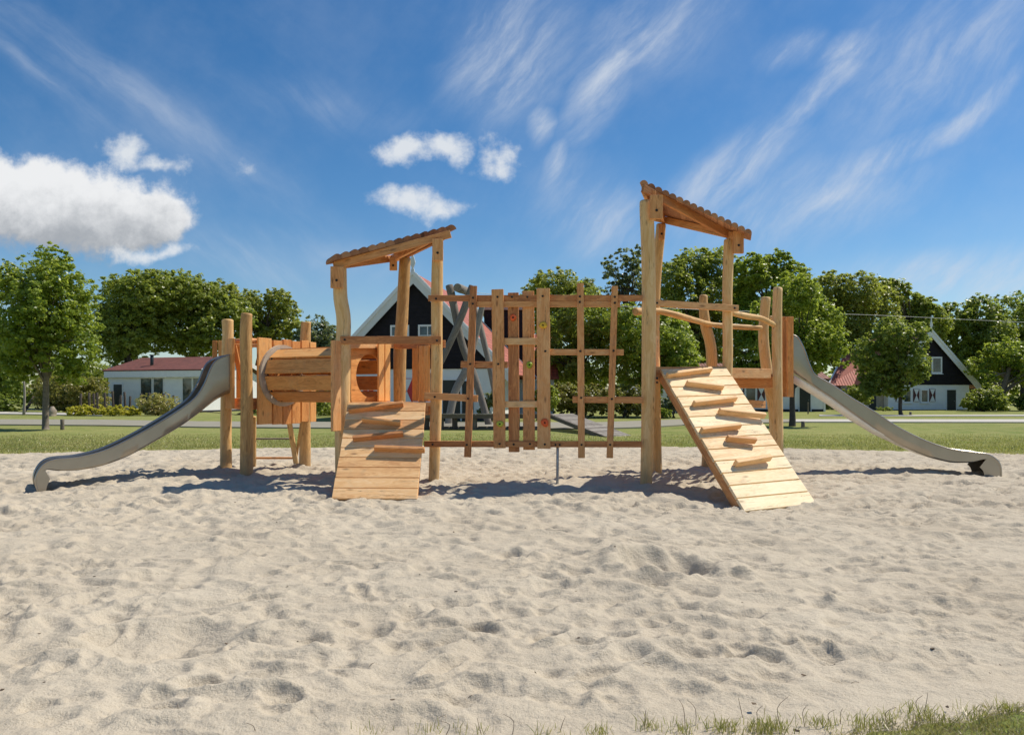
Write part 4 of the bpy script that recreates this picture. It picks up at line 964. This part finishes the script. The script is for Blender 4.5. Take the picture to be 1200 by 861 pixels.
shrub('green_bush', [(770, 482, 6), (781, 484, 6)], 43, 2000, .06, M['leaf_bright'], 'small bright bush beside the right tower post')
shrub('round_bush', [(1146, 470, 13), (1162, 466, 14), (1154, 478, 10), (1134, 472, 8), (1170, 474, 10)], 60, 8000, .11, M['leaf_mid'], 'wide bush at the right corner of the far black gabled house')
shrub('round_bush', [(1200, 472, 10), (1212, 470, 12)], 62, 4000, .11, M['leaf_dark'], 'dark bush at the right edge of the lawn')
shrub('round_bush', [(1000, 462, 11), (1012, 466, 9), (992, 470, 10)], 62, 5000, .10, M['leaf_mid'], 'bush below the red roof, seen over the right slide')
shrub('round_bush', [(1032, 481, 5), (1042, 481, 5)], 62, 1500, .08, M['leaf_bright'], 'small low bush by the white wall of the far gabled house')
shrub('dark_bush', [(970, 470, 12), (985, 476, 9)], 68, 4000, .11, M['leaf_dark'], 'dark bush between the two right hand houses')
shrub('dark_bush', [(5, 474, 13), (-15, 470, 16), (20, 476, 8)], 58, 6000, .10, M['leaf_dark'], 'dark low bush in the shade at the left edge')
# distant wood
L = []
for x in np.arange(-115, 125, 4.5):
    L.append((np.array((x+random.uniform(-1, 1), 118+random.uniform(-4, 4), 2.2+random.uniform(-.4, .6))), random.uniform(2.6, 3.5)))
V, Fc, rn, _ = leaves(L, 60000, .34, 1); V[:, 2] = np.maximum(V[:, 2], 0)
tag(raw_mesh('distant_wood', V, Fc, M['leaf_dark'], rnd=rn), kind='stuff')

# ------------------------------------------------------------------ houses
def local(root, mb, name, m, parent=None, label=None, bevel=0):
    o = mb.build(name, m, parent or root, bevel=bevel)
    if label: o['label'] = label
    return o
def box(mb, x0, x1, y0, y1, z0, z1, mi=0):
    return mb.hexa([Vector(p) for p in ((x0, y0, z0), (x1, y0, z0), (x1, y1, z0), (x0, y1, z0), (x0, y0, z1), (x1, y0, z1), (x1, y1, z1), (x0, y1, z1))], mi=mi)
def frame(mb, x0, x1, z0, z1, y, fw=.09, dp=.06):
    box(mb, x0, x0+fw, y-dp, y, z0, z1); box(mb, x1-fw, x1, y-dp, y, z0, z1)
    box(mb, x0+fw, x1-fw, y-dp, y, z1-fw, z1); box(mb, x0+fw, x1-fw, y-dp, y, z0, z0+fw)
    return mb
def window(root, x0, x1, z0, z1, y=-.004, muntin=0, mf='whitepaint', name='window', fw=.1):
    mb = frame(MB(), x0, x1, z0, z1, y, fw)
    if muntin:
        for k in range(1, muntin): box(mb, x0+(x1-x0)*k/muntin-.025, x0+(x1-x0)*k/muntin+.025, y-.045, y-.002, z0+fw, z1-fw)
    if muntin > 1 and z1-z0 < 1.5: box(mb, x0+fw, x1-fw, y-.043, y-.003, (z0+z1)/2-.02, (z0+z1)/2+.02)
    o = local(root, mb, name, M[mf]); local(root, box(MB(), x0+fw*.9, x1-fw*.9, y-.025, y-.008, z0+fw*.9, z1-fw*.9), 'pane', M['glass'], o)
    local(root, box(MB(), x0-.06, x1+.06, y-.13, y-.001, z0-.06, z0-.002), 'sill', M[mf], o)
    return o
def shutter(root, x0, x1, z0, z1, y=-.004, red='shutter_red'):
    mb = box(MB(), x0, x1, y-.05, y, z0, z1, 0); xm, zm = (x0+x1)/2, (z0+z1)/2; a = .05*(x1-x0); b = .02*(z1-z0)
    mb.prism([Vector((x0+a, y-.053, z1-b)), Vector((xm, y-.053, zm-.02)), Vector((x1-a, y-.053, z1-b))][::-1], (0, -.01, 0), 1)
    mb.prism([Vector((x0+a, y-.054, z0+b)), Vector((x1-a, y-.054, z0+b)), Vector((xm, y-.054, zm+.02))][::-1], (0, -.01, 0), 1)
    return local(root, mb, 'shutter', [M[red], M['whitepaint']])
def door(root, x0, x1, z1, y=-.004, mf='whitepaint'):
    o = local(root, box(MB(), x0, x1, y-.03, y, .05, z1), 'door', M['dark'])
    mb = MB(); box(mb, x0-.08, x0-.002, y-.05, y, 0, z1+.08); box(mb, x1+.002, x1+.08, y-.05, y, 0, z1+.08); box(mb, x0, x1, y-.05, y, z1+.002, z1+.08)
    local(root, mb, 'frame', M[mf], o); local(root, MB().log([(x1-.12, y-.06, 1.0), (x1-.22, y-.06, 1.0)], .015, seg=8, n=1), 'handle', M['galv'], o)
    return o
def gable_house(loc, rz, hw, depth, ze, zp, label, tile='tile', over=.35, fas='greyfascia'):
    """front gable faces -y of the house, ridge runs back"""
    r = empty('gabled_house', loc, label, 'house', rz=rz)
    wall = MB(); hx = hw*.86; box(wall, -hx, hx, 0, depth, .25, ze)
    local(r, wall, 'wall', M['white'])
    local(r, box(MB(), -hx-.02, hx+.02, -.02, depth+.02, -.3, .25), 'plinth', M['plinth'])
    zg = lambda x: zp-(abs(x))*(zp-ze)/hw
    gw = hw*.97
    local(r, MB().prism([Vector((-gw, -.06, ze)), Vector((gw, -.06, ze)), Vector((0, -.06, zg(0)-.12))], (0, depth+.12, 0)), 'gable', M['black'])
    s_ = (zp-ze)/hw; nrm = math.sqrt(1+s_*s_)
    for sd in (-1, 1):
        mb = MB(); e = hw+over; b = len(mb.v)
        a0, a1 = Vector((sd*e, -over, zg(e))), Vector((sd*e, depth+over, zg(e))); r0_, r1_ = Vector((0, -over, zp)), Vector((0, depth+over, zp))
        if sd > 0: a0, a1, r0_, r1_ = a1, a0, r1_, r0_
        n = Vector((sd*s_, 0, 1))/nrm; L = (a1-a0).length; Wd = (r0_-a0).length
        q = [a0, a1, r1_, r0_]; q = q if sd > 0 else [a0, a1, r1_, r0_]
        mb.v += [p for p in q]+[p+n*.12 for p in q]
        uv = [(0, 0), (L, 0), (L, Wd), (0, Wd)]
        mb.face([0, 3, 2, 1], [uv[k] for k in (0, 3, 2, 1)], .5); mb.face([4, 5, 6, 7], uv, .5)
        for (i, j) in ((0, 1), (1, 2), (2, 3), (3, 0)): mb.face([i, j, j+4, i+4], [(0, 0), (1, 0), (1, .1), (0, .1)], .5)
        local(r, mb, 'roof', M[tile])
        for yy in (-over-.05, depth+over+.0):
            mb = MB(); p = Vector((sd*(e+.02), yy, zg(e)-.14)); q_ = Vector((0, yy, zp-.12+.02*sd)); 
            local(r, MB().board(p+Vector((0, .025+.003*sd, 0)), q_+Vector((0, .025+.003*sd, 0)), n, .52, .05), 'bargeboard', M[fas])
            if yy < 0: local(r, MB().board(p+Vector((0, -.03+.003*sd, .22)), q_+Vector((0, -.03+.003*sd, .22)), n, .16, .05), 'bargeboard', M['whitepaint'])
        # soffit
        local(r, MB().board(Vector((sd*e, -over/2, zg(e)-.03)), Vector((0, -over/2, zp-.03)), (0, 1, 0), over*.9, .03), 'soffit', M[fas])
    # finial
    mb = MB(); y = -over-.05
    prof = [(.10, 0), (.10, .35), (.05, .45), (.16, .75), (.13, .9), (.05, 1.15), (.035, 1.3), (.008, 1.75)]
    sc = zp/8.3
    P = [Vector((-w*sc, y, zp-.1+h*sc)) for w, h in prof]+[Vector((w*sc, y, zp-.1+h*sc)) for w, h in prof[::-1]]
    local(r, MB().prism(P[::-1], (0, .06, 0)), 'finial', M[fas])
    return r
# centre house
dC = 39.5
hc = gable_house(W(486, HZ, dC).xy.to_3d(), math.radians(-9), 4.9, 9.5, 2.75, 7.75, 'black gabled house with pink red roof and white finial behind the left roofed tower')
window(hc, -1.32, -.28, 3.95, 5.1, -.07, 2); window(hc, .22, 1.26, 3.95, 5.1, -.07, 2)
window(hc, -3.9, -2.9, 1.0, 2.1, muntin=2); window(hc, .55, 1.35, 1.0, 2.2, muntin=1)
shutter(hc, -.75, -.1, .9, 2.25, red='shutter_bright'); shutter(hc, -2.85, -2.3, .95, 2.15, red='shutter_bright')
door(hc, 1.55, 2.5, 2.15); local(hc, box(MB(), 2.5+.1, 3.2, -.034, -.004, .3, 2.1), 'door', M['dark'])
# house behind it, on the right, with a dark dormer front and white trim
r = empty('dormer_house', W(625, HZ, 50).xy.to_3d(), 'brown fronted house with red side roof between the climbing boards', 'house')
local(r, box(MB(), -3.6, 1.4, 0, 7, -.2, 2.6), 'wall', M['white']); local(r, box(MB(), -3.3, -.35, -.8, 6, 2.6, 7.0), 'dormer', M['black'])
local(r, box(MB(), -3.5, -.1, -1.0, 6.2, 7.0, 7.25), 'roof', M['ring']); local(r, box(MB(), -.36, -.12, -.84, -.66, 4.2, 6.99), 'trim', M['whitepaint'])
mb = MB(); q = [Vector(p) for p in ((-3.7, -.5, 2.4), (1.7, -.5, 2.4), (1.4, 3.4, 5.6), (-3.4, 3.4, 5.6))]
mb.hexa(q+[p+Vector((0, -.05, .12)) for p in q]); local(r, mb, 'roof', M['tile'])
# far black gabled house on the right
dF = 66
hf_ = gable_house(W(1088.5, HZ, dF).xy.to_3d()+Vector((0, 0, -.2)), math.radians(7), 4.55, 8.5, 2.45, 7.2, 'smaller black gabled house with hourglass shutters and dark door at the right', tile='tile3', over=.3, fas='whitepaint')
for (x0, x1) in ((-3.2, -2.68), (-1.52, -.95), (.03, .6)): shutter(hf_, x0, x1, .95, 2.1)
window(hf_, -2.5, -1.7, .85, 2.05, muntin=1); window(hf_, -.82, -.06, .85, 2.05, muntin=1)
window(hf_, .18, 1.2, 3.45, 4.95, -.07, 1, fw=.14); window(hf_, -1.2, -.35, 3.45, 4.95, -.07, 1, fw=.14)
door(hf_, 1.72, 2.6, 2.0)
local(hf_, box(MB(), -6.0, -3.95, .6, 4, -.2, 2.4), 'extension', M['ring']); local(hf_, box(MB(), -5.3, -4.7, .52, .596, .2, 1.9), 'door', M['dark'])
# roof of the neighbour to its left: a red hipped slope with white verge
r = empty('red_roofed_house', W(1000, HZ, 70).xy.to_3d(), 'house with orange red tiled roof and white verge, half hidden above the right slide', 'house')
local(r, box(MB(), -2.0, 3.8, 0, 6, -.2, 2.3), 'wall', M['ring'])
mb = MB(); q = [Vector(p) for p in ((-2.6, -.6, 2.1), (4.2, -.6, 2.1), (4.2, 2.8, 5.4), (.5, 2.8, 5.4))]
mb.hexa(q+[p+Vector((0, -.05, .14)) for p in q]); local(r, mb, 'roof', M['tile'])
local(r, MB().board((-2.7, -.62, 2.12), (.45, 2.8, 5.5), (0, 0, 1), .2, .14), 'verge', M['whitepaint'])
window(r, 2.2, 3.2, .8, 1.9)
# long low white house behind the right tower
r = empty('white_bungalow', W(868, HZ, 60).xy.to_3d()+Vector((0, 0, -.05)), 'long low white house with dark eaves and red shutters, seen behind the right ramp', 'house')
local(r, box(MB(), -6.9, 6.7, 0, 7, .25, 2.35), 'wall', M['white']); local(r, box(MB(), -6.92, 6.72, -.02, 7.02, -.2, .25), 'plinth', M['plinth'])
local(r, box(MB(), -7.2, 7.0, -.4, 7.4, 2.35, 2.6), 'eaves', M['black'])
mb = MB(); q = [Vector(p) for p in ((-7.3, -.5, 2.6), (7.1, -.5, 2.6), (7.1, 3.6, 4.0), (-7.3, 3.6, 4.0))]; mb.hexa(q+[p+Vector((0, 0, .12)) for p in q])
q = [Vector(p) for p in ((-7.3, 3.6, 4.0), (7.1, 3.6, 4.0), (7.1, 7.5, 2.6), (-7.3, 7.5, 2.6))]; mb.hexa(q+[p+Vector((0, 0, .12)) for p in q])
local(r, mb, 'roof', M['tile3'])
for (x0, x1) in ((-.35, .25), (1.35, 1.95)): shutter(r, x0, x1, .9, 2.0)
window(r, .33, 1.27, .85, 2.05, muntin=1); window(r, -4.2, -3.2, .9, 2.0, muntin=1); door(r, 4.75, 5.65, 2.05)
local(r, box(MB(), 6.7, 6.86, -.06, .1, -.2, 2.35), 'downpipe', M['whitepaint'])
r = empty('white_garden_house', W(775, HZ, 56).xy.to_3d(), 'white gabled end wall left of the pale ramp', 'house')
local(r, MB().prism([Vector(p) for p in ((-2.2, 0, -.1), (1.9, 0, -.1), (1.9, 0, 1.9), (.2, 0, 2.9), (-2.2, 0, 1.5))], (0, 5, 0)), 'wall', M['white'])
local(r, MB().board((2.1, -.2, 1.85), (.15, -.2, 3.0), (0, 1, 0), .5, .1), 'verge', M['greyfascia'])
mb = MB()
for k in range(7): box(mb, .3+k*.16, .38+k*.16, -1.6, -1.55, 0, 1.2)
box(mb, .2, 1.5, -1.54, -1.5, .9, 1.0); box(mb, .2, 1.5, -1.54, -1.5, .2, .3)
o = mb.build('garden_gate', M['darkwood']); o.location = r.location; tag(o, 'small dark slatted gate before the white gabled end wall', 'gate')
# small white shelter seen through the trees
o = empty('white_garage', W(868, HZ, 58).xy.to_3d()+Vector((1.2, 22, 0)), 'small white flat topped building glimpsed through the dark trees', 'building')
local(o, box(MB(), -2.2, 2.2, 0, 3, 0, 5.2), 'wall', M['greywall']); local(o, box(MB(), -2.5, 2.6, -.3, 3.3, 5.2, 5.6), 'roof', M['whitepaint']); window(o, -1.6, .2, 3.8, 5.0)
# low house on the left
K0 = W(127, HZ, 60).xy.to_3d(); K1 = W(236, HZ, 57.5).xy.to_3d(); dx = (K1-K0); ang = math.atan2(dx.y, dx.x); Lw = dx.length
r = empty('white_chalet', K0, 'low white house with a dull red roof and dark tall windows on the left', 'house', rz=ang)
local(r, box(MB(), 0, Lw, 0, 7.5, .15, 2.75), 'wall', M['white']); local(r, box(MB(), -.02, Lw+.02, -.02, 7.52, -.2, .15), 'plinth', M['plinth'])
local(r, box(MB(), -.15, Lw+.2, -.3, -.2, 2.75, 3.25), 'fascia', M['whitepaint'])
mb = MB(); rz_ = 4.45
q = [Vector(p) for p in ((-.3, -.32, 3.25), (Lw+.3, -.32, 3.25), (Lw+.3, 3.9, rz_), (-.3, 3.9, rz_))]; L = Lw
b = 0; mb.v += q+[p+Vector((0, 0, .1)) for p in q]; uv = [(0, 0), (L, 0), (L, 4.5), (0, 4.5)]
mb.face([0, 3, 2, 1], uv, .5); mb.face([4, 5, 6, 7], uv, .5)
for (i, j) in ((0, 1), (1, 2), (2, 3), (3, 0)): mb.face([i, j, j+4, i+4], [(0, 0), (1, 0), (1, .1), (0, .1)], .5)
local(r, mb, 'roof', M['tile2'])
q = [Vector(p) for p in ((-.3, 3.9, rz_), (Lw+.3, 3.9, rz_), (Lw+.3, 7.8, 3.25), (-.3, 7.8, 3.25))]
local(r, MB().hexa(q+[p+Vector((0, 0, .1)) for p in q]), 'roof', M['tile2'])
local(r, MB().prism([Vector(p) for p in ((Lw-.1, -.2, 2.75), (Lw-.1, 7.7, 2.75), (Lw-.1, 3.9, rz_-.02))], (.12, 0, 0)), 'gable', M['white'])
for a, b in (((Lw+.35, -.36, 3.2), (Lw+.35, 3.92, rz_+.02)), ((Lw+.35, 3.9, rz_+.03), (Lw+.35, 7.9, 3.2))):
    local(r, MB().board(a, b, (0, 0, 1), .34, .08), 'bargeboard', M['whitepaint'])
door(r, .55, 1.4, 2.2, mf='whitepaint')
for (x0, x1) in ((3.1, 4.15), (4.3, 5.2), (6.95, 7.0+.8), (7.0+.9, 7.0+1.75)):
    if x1 < Lw: window(r, x0*Lw/8.6-.04, x1*Lw/8.6+.04, .3, 2.72, fw=.06)
c = local(r, MB().log([(3.2, 1.2, 3.3), (3.2, 1.2, 4.55)], .13, seg=12, n=2, rw=0), 'flue', M['dark'])
local(r, MB().log([(3.2, 1.2, 4.55), (3.2, 1.2, 4.63)], .19, seg=12, n=1, rw=0), 'flue_cap', M['dark'], c)
local(r, MB().log([(6.2, 5.0, 3.8), (6.2, 5.0, 4.9)], .16, seg=12, n=2, rw=0), 'flue', M['barkdark'])
r = empty('grey_outbuilding', W(98, HZ, 68).xy.to_3d(), 'grey outbuilding with a white sloping verge behind the clipped hedge', 'building')
local(r, MB().prism([Vector(p) for p in ((-2.2, 0, 0), (2.6, 0, 0), (2.6, 0, 3.1), (-.2, 0, 3.9), (-2.2, 0, 3.4))], (0, 6, 0)), 'wall', M['greywall'])
local(r, MB().board((-.4, -.15, 4.15), (2.9, -.15, 3.2), (0, 0, 1), .3, .1), 'verge', M['whitepaint'])
local(r, MB().board((-.4, 2.5, 4.2), (2.9, 2.5, 3.25), (0, 1, 0), 5.6, .06), 'roof', M['greyfascia'])

# ------------------------------------------------------------------ stakes, bollards, zip line, steps
stk0 = MB().log([(0, 0, -.1), (0, 0, 1.0)], .075, seg=10, n=3, rw=.08, ch=.02).build('wooden_stake', M['darkwood'])
for i, (px, yt, yb) in enumerate(((94, 461, 480), (105, 460, 481), (110, 461, 481), (115, 460, 481), (123, 460, 481), (133, 458, 484), (141, 463, 484), (147, 459, 484), (152, 464, 484), (164, 461, 482), (176, 460, 480), (184, 463, 480), (191, 461, 480), (203, 463, 484), (141, 468, 485))):
    Y = 50.5+(i % 3)*.5; o = stk0 if i == 0 else stk0.copy()
    if i: col.objects.link(o)
    p = W(px, HZ, Y); o.location = (p.x, Y, 0); o.scale = (1, 1, (EYE-(yt-HZ)/F*Y)); o.rotation_euler = (random.uniform(-.03, .03), random.uniform(-.05, .05), random.random())
    tag(o, 'weathered upright wooden stake in the row before the low white house', 'stake', 'stakes in the flower bed')
bo0 = MB().log([(0, 0, -.1), (0, 0, .44)], .075, seg=12, n=3, rw=.05, ch=.015).build('wooden_bollard', M['darkwood'])
for i, (px, py, hpx, lb) in enumerate(((73, 503.5, 12.5, 'short square topped wooden bollard beside the young tree'), (941, 500.5, 7, 'short wooden bollard beside the dark trunk under the right slide'), (1067, 487, 4.5, 'tiny bollard right of the thin trunk before the far gabled house'), (947, 485, 14, 'slim dark post before the long white house'))):
    o = bo0 if i == 0 else bo0.copy()
    if i: col.objects.link(o)
    g = G(px, py); o.location = g; k = hpx/F*g.y/.44; o.scale = (1 if i < 3 else .6, 1 if i < 3 else .6, k); tag(o, lb, 'bollard')
# grey timber zip line start
g0 = G(574, 498.5); Yz = g0.y
Z = empty('zip_line', (W(545, HZ, Yz).x, Yz, 0), 'grey timber zip line start with crossed poles, deck, sloping ramp and overhead cable', 'zip line')
def zp(mb, name, m, parent=None, bevel=0): return mb.build(name, m, parent or Z, root=Z, bevel=bevel)
def zl(pts, r, n=12): return MB().log([W(x, y, Y) if y < 495 else W(x, y, Y)-UP*.2 for (x, y, Y) in pts], r, seg=12, n=n, wob=.02, rw=.05)
zp(zl([(526, 334, Yz+.25), (533, 365, Yz+.15), (541, 400, Yz+.1), (551, 428, Yz), (560, 455, Yz), (574, 498, Yz)], [.18, .17, .18, .17, .17, .17], 18), 'crossed_pole', M['greywood'])
zp(zl([(554, 335, Yz-.3), (541, 370, Yz-.35), (522, 412, Yz-.4), (502, 452, Yz-.5), (483, 499, Yz-.6)], [.17, .16, .16, .16, .16], 18), 'crossed_pole', M['greywood'])
zp(zl([(549, 338, Yz+2.6), (560, 372, Yz+2.5), (569, 410, Yz+2.4), (577, 445, Yz+2.3), (588, 494, Yz+2.2)], [.15, .15, .15, .15, .15], 16), 'crossed_pole', M['greywood'])
zp(zl([(566, 350, Yz+1.8), (559, 385, Yz+1.7), (548, 430, Yz+1.5), (533, 460, Yz+1.4), (524, 496, Yz+1.2)], [.15, .15, .19, .19, .16], 16), 'crossed_pole', M['greywood'])
zp(MB().log([W(536, 337, Yz-.6), W(552, 343, Yz+3.2)], .19, seg=16, n=4, rw=.03), 'top_log', M['greywood'])
cab = []
for (x, y, Y) in ((540, 341, Yz+.2), (700, 357, Yz+4), (870, 364.5, Yz+8), (1030, 369.5, Yz+12), (1200, 377.5, Yz+16), (1400, 384, Yz+20)): cab.append(W(x, y, Y))
zp(MB().log(cab, .011, seg=6, n=40, rw=0, cap=False), 'cable', M['cable'])
dk = MB()
for k in range(14):
    x = 497+k*11.0; dk.board(W(x, 485.2, 29.0), W(x+.6, 485.2, 31.4), (1, 0, 0), .35, .05)
deck = zp(dk, 'deck', M['greywood'], bevel=.01)
zp(MB().board(W(495, 488, 29.05), W(650, 488.5, 29.05), UP, .13, .06), 'deck_beam', M['darkwood'], deck)
zp(MB().board(W(495, 487.5, 31.2), W(650, 487.5, 31.2), UP, .13, .06), 'deck_beam', M['darkwood'], deck)
for px in (500, 517, 533, 556, 606, 642):
    for Y in (29.2, 31.2): zp(MB().log([Vector((W(px, HZ, Y).x, Y, -.1)), Vector((W(px, HZ, Y).x, Y, .55))], .11, seg=10, n=2), 'deck_leg', M['darkwood'], deck)
rp = MB()
for k in range(16):
    f0 = k/16; a0 = W(645, 485, 29.2).lerp(W(713, 512.5, 24.2), f0+.004); a1 = W(645, 485, 29.2).lerp(W(713, 512.5, 24.2), f0+1/16-.004)
    wv = Vector((.95, .95, 0)); n_ = UP*.05
    rp.hexa([a0-n_, a1-n_, a1+wv-n_, a0+wv-n_, a0, a1, a1+wv, a0+wv])
rpo = zp(rp, 'ramp', M['greywood'])
zp(MB().board(W(645, 488, 29.15), W(712, 514.5, 24.1), UP, .14, .06), 'ramp_beam', M['darkwood'], rpo)
# dark wooden steps at far left
r = empty('wooden_steps', W(41, HZ, 56).xy.to_3d(), 'dark wooden steps with open treads in the shade behind the young tree', 'steps')
mb = MB()
for k in range(8): local(r, box(MB(), -.75, .75, k*.26, k*.26+.28, .22+k*.24, .27+k*.24), 'tread', M['greywood'])
for sx in (-.8, .8): local(r, MB().board((sx, 0, .1), (sx, 2.1, 2.1), UP, .25, .06), 'stringer', M['darkwood'])
o = MB().log([(0, 0, -.05), (.03, 0, .35), (0, 0, .62)], [.28, .24, .1], seg=12, n=6, rw=.12).build('boulder', M['rock']); o.location = G(61, 487.5); tag(o, 'upright brown boulder beside the trunk of the young tree', 'boulder')
o = MB().log([(0, 0, -.05), (.05, 0, 1.5), (-.02, 0, 2.6)], [.09, .07, .05], seg=10, n=6, rw=.1).build('wooden_post', M['greywood']); o.location = G(28, 486.3); tag(o, 'pale leaning timber post left of the dark wooden steps', 'post')
